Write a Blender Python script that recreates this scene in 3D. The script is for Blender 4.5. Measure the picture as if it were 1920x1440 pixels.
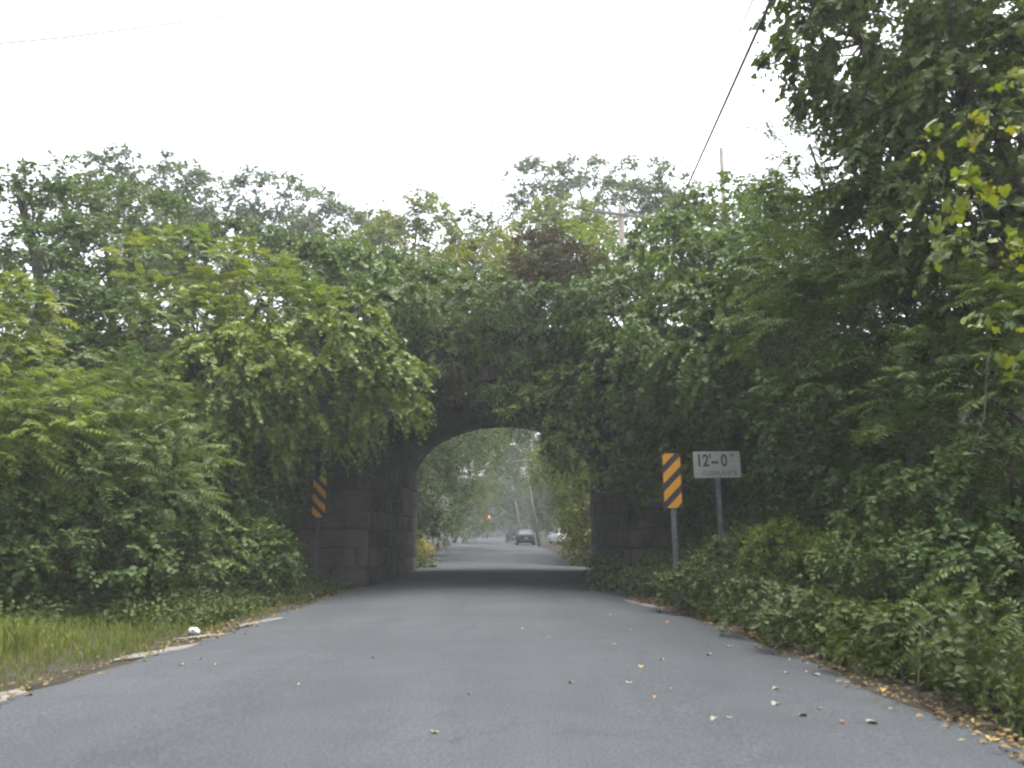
import bpy, bmesh, math, random
import numpy as np
from mathutils import Vector, Matrix

# ------------------------------------------------------------------ scene, camera, light
for o in list(bpy.data.objects): bpy.data.objects.remove(o)
sc = bpy.context.scene
COL = sc.collection
R = math.radians
F, CX, CY, HZ, EYE = 1500.0, 960.0, 720.0, 997.0, 1.25     # focal length and horizon of the 1920 px photograph
TH = math.atan((HZ - CY) / F)
cam_d = bpy.data.cameras.new('camera'); cam = bpy.data.objects.new('camera', cam_d); COL.objects.link(cam)
cam.location = (0, 0, EYE); cam.rotation_euler = (R(90) + TH, 0, 0)
cam_d.sensor_fit = 'HORIZONTAL'; cam_d.sensor_width = 36; cam_d.lens = F / 1920 * 36
cam_d.clip_start = 0.05; cam_d.clip_end = 2000
cam_d.dof.use_dof = True; cam_d.dof.focus_distance = 22.0; cam_d.dof.aperture_fstop = 2.0
sc.camera = cam

SUN_EL, SUN_AZ = R(76), R(50)
world = bpy.data.worlds.new('World'); sc.world = world; world.use_nodes = True
wn, wl = world.node_tree.nodes, world.node_tree.links
wn.clear()
w_out = wn.new('ShaderNodeOutputWorld'); w_bg = wn.new('ShaderNodeBackground'); w_sky = wn.new('ShaderNodeTexSky')
w_sky.sky_type = 'NISHITA'; w_sky.sun_disc = False; w_sky.sun_elevation = SUN_EL; w_sky.sun_rotation = SUN_AZ
w_sky.dust_density = 6.0; w_sky.air_density = 1.0; w_sky.ozone_density = 1.0
w_bw = wn.new('ShaderNodeRGBToBW'); w_mix = wn.new('ShaderNodeMix'); w_mix.data_type = 'RGBA'; w_mix.inputs[0].default_value = 0.80
w_tint = wn.new('ShaderNodeMix'); w_tint.data_type = 'RGBA'; w_tint.blend_type = 'MULTIPLY'; w_tint.inputs[0].default_value = 1
w_tint.inputs[7].default_value = (1.0, 1.02, 1.05, 1)
wl.new(w_sky.outputs[0], w_bw.inputs[0]); wl.new(w_sky.outputs[0], w_mix.inputs[6]); wl.new(w_bw.outputs[0], w_mix.inputs[7])
wl.new(w_mix.outputs[2], w_tint.inputs[6]); wl.new(w_tint.outputs[2], w_bg.inputs[0]); wl.new(w_bg.outputs[0], w_out.inputs[0])
w_bg.inputs[1].default_value = 0.15
sun_d = bpy.data.lights.new('sun', 'SUN'); sun = bpy.data.objects.new('sun', sun_d); COL.objects.link(sun)
sun_d.energy = 0.95; sun_d.angle = R(36); sun_d.color = (1.0, 0.97, 0.92)
sun.rotation_euler = (R(90) - SUN_EL, 0, R(180) - SUN_AZ)
sc.view_settings.view_transform = 'Standard'; sc.view_settings.look = 'None'; sc.view_settings.gamma = 1
sc.view_settings.use_curve_mapping = False
sc.view_settings.exposure = 2.45
cy = sc.cycles
cy.use_denoising = True; cy.max_bounces = 6; cy.diffuse_bounces = 3; cy.glossy_bounces = 2; cy.transmission_bounces = 4
cy.transparent_max_bounces = 8; cy.volume_bounces = 1; cy.caustics_reflective = False; cy.caustics_refractive = False
cy.filter_width = 2.2
cy.use_adaptive_sampling = True; cy.adaptive_threshold = 0.02

# ------------------------------------------------------------------ helpers
rng = np.random.default_rng(11)
random.seed(5)
_c, _s = math.cos(TH), math.sin(TH)
def ray(px, py):
    dx, dy = (px - CX) / F, (CY - py) / F
    return dx, _c - dy * _s, _s + dy * _c
def at(px, py, Y):
    d = ray(px, py); k = Y / d[1]
    return Vector((d[0] * k, Y, EYE + d[2] * k))
def gnd(px, py, z=0.0):
    d = ray(px, py); k = (z - EYE) / d[2]
    return Vector((d[0] * k, d[1] * k, z))
def nrm(v): return v / np.maximum(np.linalg.norm(v, axis=-1, keepdims=True), 1e-9)
def rdir(n): return nrm(rng.normal(size=(n, 3)))
UP = np.array([0, 0, 1.0])
def tag(o, label=None, cat=None, group=None, kind=None):
    if label: o['label'] = label
    if cat: o['category'] = cat
    if group: o['group'] = group
    if kind: o['kind'] = kind
    return o
def empty(name, loc, label=None, cat=None, group=None):
    o = bpy.data.objects.new(name, None); COL.objects.link(o); o.location = loc; o.empty_display_size = 0.2
    return tag(o, label, cat, group)
def mesh_np(name, V, T, mat, smooth=False):
    me = bpy.data.meshes.new(name); n, m = len(V), len(T)
    me.vertices.add(n); me.vertices.foreach_set('co', np.ascontiguousarray(V, np.float32).ravel())
    me.loops.add(m * 3); me.loops.foreach_set('vertex_index', np.ascontiguousarray(T, np.int32).ravel())
    me.polygons.add(m); me.polygons.foreach_set('loop_start', np.arange(0, m * 3, 3, dtype=np.int32))
    me.polygons.foreach_set('loop_total', np.full(m, 3, np.int32))
    me.polygons.foreach_set('use_smooth', np.full(m, smooth, bool))
    me.update(calc_edges=True)
    if mat: me.materials.append(mat)
    return me
def link(name, me, parent=None, loc=None):
    o = bpy.data.objects.new(name, me); COL.objects.link(o)
    if parent: o.parent = parent
    if loc is not None: o.location = loc
    return o
class MB:
    """collects shapes into one bmesh"""
    def __init__(s): s.bm = bmesh.new()
    def box(s, c, d, rot=None, bev=0.0):
        g = bmesh.ops.create_cube(s.bm, size=1.0)['verts']
        M = Matrix.Translation(c) @ (rot.to_4x4() if rot is not None else Matrix.Identity(4)) @ Matrix.Diagonal((*d, 1))
        bmesh.ops.transform(s.bm, matrix=M, verts=g)
        if bev:
            es = list({e for v in g for e in v.link_edges})
            bmesh.ops.bevel(s.bm, geom=es, offset=bev, segments=1, affect='EDGES', profile=0.5)
        return s
    def tube(s, pts, rad, n=8, cap=True):
        pts = [Vector(p) for p in pts]; rings = []
        if not hasattr(rad, '__len__'): rad = [rad] * len(pts)
        for i, p in enumerate(pts):
            d = (pts[min(i + 1, len(pts) - 1)] - pts[max(i - 1, 0)]).normalized()
            a = d.cross(Vector((0.31, 0.17, 0.93)) if abs(d.z) < .9 else Vector((1, 0, 0))).normalized(); b = d.cross(a)
            rings.append([s.bm.verts.new(p + (a * math.cos(t) + b * math.sin(t)) * rad[i]) for t in [2 * math.pi * k / n for k in range(n)]])
        for A, B in zip(rings, rings[1:]):
            for k in range(n): s.bm.faces.new((A[k], A[(k + 1) % n], B[(k + 1) % n], B[k]))
        if cap: s.bm.faces.new(rings[0][::-1]); s.bm.faces.new(rings[-1])
        return s
    def poly(s, pts, thick=None):
        vs = [s.bm.verts.new(p) for p in pts]; f = s.bm.faces.new(vs)
        if thick is not None:
            r = bmesh.ops.extrude_face_region(s.bm, geom=[f])
            bmesh.ops.translate(s.bm, vec=thick, verts=[v for v in r['geom'] if isinstance(v, bmesh.types.BMVert)])
        return s
    def loft(s, rings, cap=True):
        rr = [[s.bm.verts.new(p) for p in r] for r in rings]; n = len(rr[0])
        for A, B in zip(rr, rr[1:]):
            for k in range(n): s.bm.faces.new((A[k], A[(k + 1) % n], B[(k + 1) % n], B[k]))
        if cap: s.bm.faces.new(rr[0][::-1]); s.bm.faces.new(rr[-1])
        return s
    def mesh(s, name, mat, smooth=False):
        bmesh.ops.recalc_face_normals(s.bm, faces=s.bm.faces)
        me = bpy.data.meshes.new(name); s.bm.to_mesh(me); s.bm.free()
        if mat: me.materials.append(mat)
        if smooth:
            for p in me.polygons: p.use_smooth = True
        return me
    def build(s, name, mat, parent=None, loc=None, smooth=False):
        return link(name, s.mesh(name, mat, smooth), parent, loc)

# ------------------------------------------------------------------ materials
def new_mat(name):
    m = bpy.data.materials.new(name); m.use_nodes = True
    nt = m.node_tree; return m, nt.nodes, nt.links, nt.nodes['Principled BSDF']
def ramp(nodes, stops):
    r = nodes.new('ShaderNodeValToRGB'); e = r.color_ramp.elements
    while len(e) > 1: e.remove(e[-1])
    e[0].position, e[0].color = stops[0][0], (*stops[0][1], 1)
    for p, c in stops[1:]:
        x = e.new(p); x.color = (*c, 1)
    return r
def plain(name, col, rough=0.6, metal=0.0, spec=0.4, var=0.25, scale=6.0, bump=0.0):
    m, n, l, b = new_mat(name)
    geo = n.new('ShaderNodeNewGeometry'); t = n.new('ShaderNodeTexNoise'); t.inputs['Scale'].default_value = scale; t.inputs['Detail'].default_value = 6
    l.new(geo.outputs['Position'], t.inputs['Vector'])
    c0 = tuple(max(0, v * (1 - var)) for v in col); c1 = tuple(min(1, v * (1 + var)) for v in col)
    r = ramp(n, [(0.3, c0), (0.7, c1)]); l.new(t.outputs[0], r.inputs[0]); l.new(r.outputs[0], b.inputs['Base Color'])
    b.inputs['Roughness'].default_value = rough; b.inputs['Metallic'].default_value = metal; b.inputs['Specular IOR Level'].default_value = spec
    if bump:
        bp = n.new('ShaderNodeBump'); bp.inputs['Strength'].default_value = bump; l.new(t.outputs[0], bp.inputs['Height']); l.new(bp.outputs[0], b.inputs['Normal'])
    return m
def leaf_mat(name, cols, alt, alt_amt=0.5, alt_scale=0.55, trans=0.3, rough=0.55, spec=0.2, gain=0.9):
    """each leaf its own shade; patches of the plant lean towards alt"""
    m, n, l, b = new_mat(name)
    warm = (1.16, 1.04, .72)
    cols = [tuple(v * gain * w for v, w in zip(c, warm)) for c in cols]; alt = tuple(v * gain * w for v, w in zip(alt, (1.22, 1.08, .7)))
    geo = n.new('ShaderNodeNewGeometry'); oi = n.new('ShaderNodeObjectInfo')
    ad = n.new('ShaderNodeMath'); ad.operation = 'ADD'; l.new(geo.outputs['Random Per Island'], ad.inputs[0]); l.new(oi.outputs['Random'], ad.inputs[1])
    fr = n.new('ShaderNodeMath'); fr.operation = 'FRACT'; l.new(ad.outputs[0], fr.inputs[0])
    k = len(cols); r = ramp(n, [(i / max(1, k - 1), c) for i, c in enumerate(cols)]); l.new(fr.outputs[0], r.inputs[0])
    t = n.new('ShaderNodeTexNoise'); t.inputs['Scale'].default_value = alt_scale; t.inputs['Detail'].default_value = 3
    l.new(geo.outputs['Position'], t.inputs['Vector'])
    mr = n.new('ShaderNodeMapRange'); mr.inputs[1].default_value = 0.42; mr.inputs[2].default_value = 0.68; mr.inputs[4].default_value = alt_amt
    l.new(t.outputs[0], mr.inputs[0])
    mx = n.new('ShaderNodeMix'); mx.data_type = 'RGBA'; mx.inputs[7].default_value = (*alt, 1)
    l.new(mr.outputs[0], mx.inputs[0]); l.new(r.outputs[0], mx.inputs[6])
    l.new(mx.outputs[2], b.inputs['Base Color']); b.inputs['Roughness'].default_value = rough; b.inputs['Specular IOR Level'].default_value = spec
    tr = n.new('ShaderNodeBsdfTranslucent'); tm = n.new('ShaderNodeMix'); tm.data_type = 'RGBA'; tm.blend_type = 'MULTIPLY'; tm.inputs[0].default_value = 1
    tm.inputs[7].default_value = (1.25, 1.3, 0.6, 1); l.new(mx.outputs[2], tm.inputs[6]); l.new(tm.outputs[2], tr.inputs[0])
    ms = n.new('ShaderNodeMixShader'); ms.inputs[0].default_value = trans
    l.new(b.outputs[0], ms.inputs[1]); l.new(tr.outputs[0], ms.inputs[2]); l.new(ms.outputs[0], n['Material Output'].inputs[0])
    return m
M = {}
G = lambda *c: tuple(c)
M['grape'] = leaf_mat('grape leaves', [G(.045,.085,.028), G(.065,.12,.04), G(.055,.10,.035), G(.085,.135,.045)], G(.075,.13,.03), .6)
M['grape_bright'] = leaf_mat('bright vine leaves', [G(.07,.115,.032), G(.095,.15,.04), G(.08,.13,.036), G(.115,.16,.045)], G(.13,.175,.035), .7, .7)
M['grape_yellow'] = leaf_mat('yellowing grape leaves', [G(.06,.10,.02), G(.13,.16,.02), G(.08,.12,.02), G(.17,.16,.02)], G(.10,.14,.02), .5, 1.0, trans=.35)
M['grape_near'] = leaf_mat('shade-darkened grape leaves', [G(.035,.062,.018), G(.05,.085,.02), G(.04,.07,.02), G(.085,.11,.022)], G(.065,.095,.018), .6, .8, trans=.3)  # shade of the backlit crown is put into these darker leaf tones
M['locust'] = leaf_mat('locust leaves', [G(.07,.115,.03), G(.09,.14,.035), G(.11,.155,.035)], G(.15,.18,.035), .75, .5, trans=.38)
M['sumac'] = leaf_mat('sumac leaves', [G(.045,.08,.03), G(.062,.105,.035), G(.053,.092,.038)], G(.095,.13,.03), .6, .6, trans=.33)
M['broad'] = leaf_mat('broad leaves', [G(.04,.075,.028), G(.06,.105,.036), G(.05,.09,.035)], G(.085,.125,.035), .6, .5)
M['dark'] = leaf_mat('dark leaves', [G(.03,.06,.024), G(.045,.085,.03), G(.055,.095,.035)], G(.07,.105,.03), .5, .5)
M['far'] = leaf_mat('distant leaves', [G(.04,.07,.03), G(.06,.095,.04), G(.05,.085,.035)], G(.09,.105,.045), .5, .25)
M['far_yellow'] = leaf_mat('distant yellow green leaves', [G(.07,.11,.03), G(.10,.14,.035), G(.085,.12,.03)], G(.15,.15,.035), .6, .25)
M['pale'] = leaf_mat('pale leaves', [G(.12,.17,.07), G(.16,.20,.08), G(.10,.15,.06)], G(.15,.19,.07), .3)
M['weed'] = leaf_mat('weeds', [G(.05,.08,.032), G(.07,.105,.04), G(.06,.095,.035), G(.09,.12,.045)], G(.075,.105,.03), .6, .7, gain=.62)
M['grass'] = leaf_mat('grass', [G(.085,.125,.03), G(.11,.15,.04), G(.13,.155,.05), G(.16,.16,.07)], G(.07,.11,.03), .7, 1.3, spec=.1, gain=.75)
M['dead'] = leaf_mat('dead vine', [G(.055,.048,.045), G(.085,.072,.066), G(.07,.06,.055)], G(.055,.065,.05), .5, .8, trans=.1, spec=.1)
M['litter'] = leaf_mat('leaf litter', [G(.07,.048,.03), G(.11,.075,.04), G(.17,.12,.05), G(.06,.042,.03), G(.20,.16,.07)], G(.06,.046,.033), .5, 2.0, trans=.1, spec=.15)
M['goldenrod'] = leaf_mat('goldenrod', [G(.26,.21,.03), G(.34,.26,.03), G(.12,.15,.03)], G(.16,.17,.03), .6, 2.0)
M['bark'] = plain('bark', (.075,.062,.05), .9, spec=.1, var=.45, scale=14, bump=.5)
M['wood'] = plain('weathered pole wood', (.20,.175,.15), .85, spec=.15, var=.25, scale=9, bump=.2)
M['wood_pale'] = plain('pale crossarm wood', (.34,.29,.24), .85, spec=.15, var=.2)
M['wire'] = plain('cable sheath', (.035,.045,.05), .5, var=.1)
M['steel'] = plain('galvanised post', (.11,.115,.115), .6, metal=.3, var=.3, scale=16)
M['dullpost'] = plain('weathered post', (.06,.055,.05), .8, var=.25, scale=15)
M['amber'] = plain('amber sheeting', (.52,.225,.004), .45, var=.07, scale=12)
M['amber_shaded'] = plain('shaded amber sheeting', (.46,.21,.02), .6, var=.15, scale=12)  # duller copy of the amber, shade on the left marker held in its colour
M['black'] = plain('black sheeting', (.02,.02,.022), .5, var=.15)
M['white'] = plain('white sheeting', (.27,.26,.24), .5, var=.10, scale=7)
M['letter'] = plain('black lettering', (.04,.04,.045), .6, var=.2, scale=30)
M['letter_faded'] = plain('faded lettering', (.11,.105,.10), .6, var=.45, scale=40)
M['soil'] = plain('soil', (.028,.025,.018), .95, spec=.05, var=.4, scale=3, bump=.4)
M['mortar'] = plain('dark mortar and rubble', (.03,.029,.027), .95, spec=.08, var=.35, scale=3, bump=.3)
M['sand'] = plain('sandy worn edge', (.115,.108,.098), .9, spec=.1, var=.4, scale=9)
M['paper'] = plain('crumpled paper', (.42,.42,.42), .8, var=.15)
M['transformer'] = plain('grey transformer paint', (.45,.48,.50), .5, var=.08)
M['car_dark'] = plain('dark green car paint', (.012,.017,.017), .6, spec=.04, var=.08)
M['car_grey'] = plain('slate car paint', (.035,.045,.052), .6, spec=.04, var=.08)
M['car_white'] = plain('white car paint', (.70,.70,.69), .35, spec=.5, var=.05)
M['glass'] = plain('car glass', (.05,.06,.065), .35, spec=.15, var=.05)
M['rubber'] = plain('tyre rubber', (.02,.02,.02), .8, var=.2)
M['rim'] = plain('wheel alloy', (.35,.35,.35), .4, metal=.7, var=.1)
M['lens_red'] = plain('red lamp lens', (.20,.012,.01), .3, var=.1)
def stone_mat():
    m, n, l, b = new_mat('bridge stone')
    geo = n.new('ShaderNodeNewGeometry'); oi = n.new('ShaderNodeObjectInfo')
    r = ramp(n, [(0, (.06,.053,.046)), (.35, (.088,.075,.064)), (.7, (.072,.063,.056)), (1, (.105,.086,.072))])
    ad = n.new('ShaderNodeMath'); ad.operation = 'ADD'; l.new(geo.outputs['Random Per Island'], ad.inputs[0]); l.new(oi.outputs['Random'], ad.inputs[1])
    fr = n.new('ShaderNodeMath'); fr.operation = 'FRACT'; l.new(ad.outputs[0], fr.inputs[0]); l.new(fr.outputs[0], r.inputs[0])
    t = n.new('ShaderNodeTexNoise'); t.inputs['Scale'].default_value = 2.2; t.inputs['Detail'].default_value = 8; t.inputs['Roughness'].default_value = .65
    l.new(geo.outputs['Position'], t.inputs['Vector'])
    r2 = ramp(n, [(.3, (.32,.34,.30)), (.65, (1,1,1))]); l.new(t.outputs[0], r2.inputs[0])
    mx = n.new('ShaderNodeMix'); mx.data_type = 'RGBA'; mx.blend_type = 'MULTIPLY'; mx.inputs[0].default_value = .85
    l.new(r.outputs[0], mx.inputs[6]); l.new(r2.outputs[0], mx.inputs[7]); l.new(mx.outputs[2], b.inputs['Base Color'])
    t2 = n.new('ShaderNodeTexNoise'); t2.inputs['Scale'].default_value = 14; t2.inputs['Detail'].default_value = 5; l.new(geo.outputs['Position'], t2.inputs['Vector'])
    bp = n.new('ShaderNodeBump'); bp.inputs['Strength'].default_value = .6; bp.inputs['Distance'].default_value = .03; l.new(t2.outputs[0], bp.inputs['Height']); l.new(bp.outputs[0], b.inputs['Normal'])
    b.inputs['Roughness'].default_value = .92; b.inputs['Specular IOR Level'].default_value = .12
    return m
M['stone'] = stone_mat()
def asphalt():
    m, n, l, b = new_mat('asphalt')
    geo = n.new('ShaderNodeNewGeometry')
    def noise(s, d=4, stretch=None):
        t = n.new('ShaderNodeTexNoise'); t.inputs['Scale'].default_value = s; t.inputs['Detail'].default_value = d
        if stretch:
            mp = n.new('ShaderNodeMapping'); mp.inputs['Scale'].default_value = stretch; l.new(geo.outputs['Position'], mp.inputs[0]); l.new(mp.outputs[0], t.inputs[0])
        else: l.new(geo.outputs['Position'], t.inputs[0])
        return t
    a = noise(.35, 5); s = noise(.9, 4, (1.6, .12, 1)); g = noise(55, 5)
    ra = ramp(n, [(.3, (.032,.0345,.0365)), (.7, (.042,.045,.0475))]); l.new(a.outputs[0], ra.inputs[0])
    rs = ramp(n, [(.3, (.93,.93,.93)), (.7, (1.07,1.07,1.07))]); l.new(s.outputs[0], rs.inputs[0])
    rg = ramp(n, [(.3, (.62,.62,.62)), (.5, (1,1,1)), (.72, (1.5,1.48,1.45))]); l.new(g.outputs[0], rg.inputs[0])
    m1 = n.new('ShaderNodeMix'); m1.data_type = 'RGBA'; m1.blend_type = 'MULTIPLY'; m1.inputs[0].default_value = 1; l.new(ra.outputs[0], m1.inputs[6]); l.new(rs.outputs[0], m1.inputs[7])
    m2 = n.new('ShaderNodeMix'); m2.data_type = 'RGBA'; m2.blend_type = 'MULTIPLY'; m2.inputs[0].default_value = 1; l.new(m1.outputs[2], m2.inputs[6]); l.new(rg.outputs[0], m2.inputs[7])
    vo = n.new('ShaderNodeTexVoronoi'); vo.feature = 'DISTANCE_TO_EDGE'; vo.inputs['Scale'].default_value = .33
    wp = n.new('ShaderNodeTexNoise'); wp.inputs['Scale'].default_value = 1.6; wp.inputs['Detail'].default_value = 6; l.new(geo.outputs['Position'], wp.inputs[0])
    wm = n.new('ShaderNodeMix'); wm.data_type = 'RGBA'; wm.blend_type = 'LINEAR_LIGHT'; wm.inputs[0].default_value = .9; l.new(geo.outputs['Position'], wm.inputs[6]); l.new(wp.outputs['Color'], wm.inputs[7]); l.new(wm.outputs[2], vo.inputs['Vector'])
    rc = ramp(n, [(0, (.62,.62,.62)), (.006, (.80,.80,.80)), (.014, (1,1,1))]); l.new(vo.outputs['Distance'], rc.inputs[0])
    m3 = n.new('ShaderNodeMix'); m3.data_type = 'RGBA'; m3.blend_type = 'MULTIPLY'; l.new(m2.outputs[2], m3.inputs[6]); l.new(rc.outputs[0], m3.inputs[7])
    cm = n.new('ShaderNodeMapRange'); cm.inputs[1].default_value = .48; cm.inputs[2].default_value = .6; l.new(a.outputs[0], cm.inputs[0]); l.new(cm.outputs[0], m3.inputs[0])
    sp = noise(2.1, 7); rp = ramp(n, [(.36, (.94,.94,.94)), (.5, (1,1,1)), (.72, (1.06,1.055,1.05))]); l.new(sp.outputs[0], rp.inputs[0])
    m4 = n.new('ShaderNodeMix'); m4.data_type = 'RGBA'; m4.blend_type = 'MULTIPLY'; m4.inputs[0].default_value = 1; l.new(m3.outputs[2], m4.inputs[6]); l.new(rp.outputs[0], m4.inputs[7])
    l.new(m4.outputs[2], b.inputs['Base Color']); b.inputs['Roughness'].default_value = .9; b.inputs['Specular IOR Level'].default_value = .12
    bp = n.new('ShaderNodeBump'); bp.inputs['Strength'].default_value = .4; bp.inputs['Distance'].default_value = .01; l.new(g.outputs[0], bp.inputs['Height']); l.new(bp.outputs[0], b.inputs['Normal'])
    return m
M['asphalt'] = asphalt()

# ------------------------------------------------------------------ ground, road
YF, YB = 19.0, 27.6            # front and back face of the bridge
XL, XR, ZS, RISE = -3.33, 2.75, 3.0, 1.85
XC, HS = (XL + XR) / 2, (XR - XL) / 2
TOPZ = 6.2
def lerp_tab(tab, v): return float(np.interp(v, [a for a, _ in tab], [b for _, b in tab]))
RL = [(-30,-3.9),(6,-3.9),(9.4,-3.6),(14,-3.55),(20,-3.45),(27,-3.25),(30,-3.2),(45,-4.3),(80,-6.0),(110,-7.6),(176,-11.5),(240,-22)]
RR = [(-30,2.95),(5,2.9),(9.8,2.85),(12.1,2.65),(15,2.3),(18,2.5),(28,2.6),(45,2.5),(80,2.3),(110,1.0),(176,-3.2),(240,-14)]
def terrain_h(x, y):
    l, r = lerp_tab(RL, y), lerp_tab(RR, y)
    if l - .25 <= x <= r + .25: h = 0.0
    elif x < l:
        d = l - .25 - x; h = .02 * d if d < 2.6 else .05 + .42 * min(d - 2.6, 6)
    else:
        d = x - r - .25; h = .16 * d if d < 1.5 else .24 + .42 * min(d - 1.5, 6)
    if y > 29: h *= max(.25, 1 - (y - 29) / 14)
    lat = abs(x - XC) - HS
    if 19.4 <= y <= 27.2: h = TOPZ - .15 if lat > 1.3 else 0.0
    elif y < 19.4 and lat > 0.4: h = max(h, min(TOPZ - .15 - .8 * (19.4 - y), .95 * (lat - (1.5 if x < XC else .5))))
    elif y > 27.2 and lat > 0.4: h = max(h, min(TOPZ - .15 - .8 * (y - 27.2), .95 * (lat - .5)))
    n = math.sin(x * 1.3 + y * .7) * .5 + math.sin(x * .5 - y * 1.1 + 1) * .5
    return h + (.06 * n * min(1, h * 2))
def grid_mesh(xs, ys, fn, name, mat):
    V = np.array([(x, y, fn(x, y)) for y in ys for x in xs]); nx, ny = len(xs), len(ys)
    I = np.arange(nx * ny).reshape(ny, nx); a, b, c, d = I[:-1, :-1].ravel(), I[:-1, 1:].ravel(), I[1:, 1:].ravel(), I[1:, :-1].ravel()
    return mesh_np(name, V, np.concatenate([np.stack([a, b, c], 1), np.stack([a, c, d], 1)]), mat, True)
xs = np.concatenate([[-700, -300, -120, -60], np.arange(-36, -14, 2.0), np.arange(-14, 14, .4), np.arange(14, 37, 2.0), [60, 120, 300, 700]])
ys = np.concatenate([[-300, -100, -30, -10], np.arange(-4, 36, .4), np.arange(36, 120, 4), [130, 150, 180, 220, 300, 500, 900]])
tag(link('ground', grid_mesh(xs, ys, terrain_h, 'ground', M['soil'])), 'brown earth banks and embankment under the vegetation', 'ground', kind='structure')
def road_mesh():
    ys = np.concatenate([np.arange(-30, 36, .5), np.arange(36, 241, 4)]); V, T = [], []
    for i, y in enumerate(ys):
        l, r = lerp_tab(RL, y), lerp_tab(RR, y)
        w = .10 * math.sin(y * 1.9) + .06 * math.sin(y * 4.7 + 1); w2 = .09 * math.sin(y * 2.3 + 2) + .06 * math.sin(y * 5.3)
        for k in range(9):
            f = k / 8; V.append((l + w * .7 + (r + w2 * .7 - l - w * .7) * f, y, .004 + .05 * (1 - (2 * f - 1) ** 2) + .004))
    n = 9
    for i in range(len(ys) - 1):
        for k in range(n - 1):
            a = i * n + k; T += [(a, a + 1, a + n + 1), (a, a + n + 1, a + n)]
    return mesh_np('road', np.array(V), np.array(T), M['asphalt'], True)
tag(link('road', road_mesh()), 'grey two lane asphalt road running under the stone arch', 'road', kind='structure')
def road_z(x, y):
    l, r = lerp_tab(RL, y), lerp_tab(RR, y); f = (x - l) / (r - l)
    return .008 + .05 * max(0, 1 - (2 * f - 1) ** 2)
# pale worn strips along the asphalt edge
def strip(px_pts, label, w0=.14):
    pts = [gnd(*p) for p in px_pts]; P = []
    for a, b in zip(pts, pts[1:]):
        for k in range(10): P.append(a.lerp(b, k / 10))
    P.append(pts[-1]); n = len(P); L_, R_ = [], []
    for i, p in enumerate(P):
        d = (P[min(i + 1, n - 1)] - P[max(i - 1, 0)]).normalized(); s = Vector((d.y, -d.x, 0)); e = min(1, 4 * min(i, n - 1 - i) / n + .15)
        a, b = w0 * e * (.6 + .5 * random.random()), w0 * e * (.5 + .5 * random.random())
        for lst, q in ((L_, p - s * a), (R_, p + s * b)): lst.append((q.x, q.y, road_z(q.x, q.y) + .006))
    T = []
    for i in range(n - 1): T += [(i, i + 1, n + i + 1), (i, n + i + 1, n + i)]
    tag(link('worn_edge_strip', mesh_np('worn_edge_strip', np.array(L_ + R_), np.array(T), M['sand'])), label, 'road edge', kind='structure')
strip([(-60, 1335), (0, 1312), (34, 1296)], 'pale worn strip at the road edge beside the tall grass')
strip([(205, 1242), (290, 1226), (372, 1209)], 'long pale worn strip at the road edge beside the leaf litter', .13)
strip([(330, 1200), (385, 1194), (432, 1189)], 'pale worn strip at the road edge below the crumpled paper', .12)
strip([(440, 1178), (500, 1165), (530, 1160)], 'thin pale worn strip at the road edge near the low shrub', .12)
strip([(1172, 1127), (1210, 1136), (1245, 1143)], 'pale worn strip at the road edge under the striped marker', .13)

# ------------------------------------------------------------------ stone arch bridge
bridge = empty('railway_bridge', (XC, YF, 0), 'dark stone arch railway bridge over the road, smothered in vines', 'bridge')
BO = Vector((XC, YF, 0))
def arch_pt(a, r=0.0): return XC + (HS + r) * math.cos(a), ZS + (RISE + r) * math.sin(a)
prof = [(XL - 3.3, -.3), (XL - .12, -.3), (XL - .12, ZS)]
prof += [arch_pt(math.pi - math.pi * k / 28, .12) for k in range(1, 28)] + [(XR + .12, ZS), (XR + .12, -.3), (XR + 3.3, -.3), (XR + 3.3, TOPZ), (XL - 3.3, TOPZ)]
core = MB(); core.poly([(x - XC, .1, z) for x, z in prof], Vector((0, YB - YF - .2, 0)))
tag(core.build('core', M['mortar'], bridge), 'dark mortar and rubble core')
def stone_mesh(d, seed, bev=.018):
    rnd = random.Random(seed); b = MB(); b.box((0, 0, 0), d, bev=bev)
    bmesh.ops.poke(b.bm, faces=[f for f in b.bm.faces if f.calc_area() > .06], offset=rnd.uniform(.012, .03))
    for v in b.bm.verts: v.co += Vector((rnd.uniform(-1, 1), rnd.uniform(-1, 1), rnd.uniform(-1, 1))) * .012
    return b.mesh('stone', M['stone'])
SM = {}
def stone(c, d, rot=None, seed=0):
    k = (round(d[0], 2), round(d[1], 2), round(d[2], 2), seed % 3)
    if k not in SM: SM[k] = stone_mesh(d, seed)
    o = link('stone', SM[k], bridge, Vector(c) - BO)
    if rot: o.rotation_euler = rot
    return o
CH = .44
nst = 0
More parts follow.
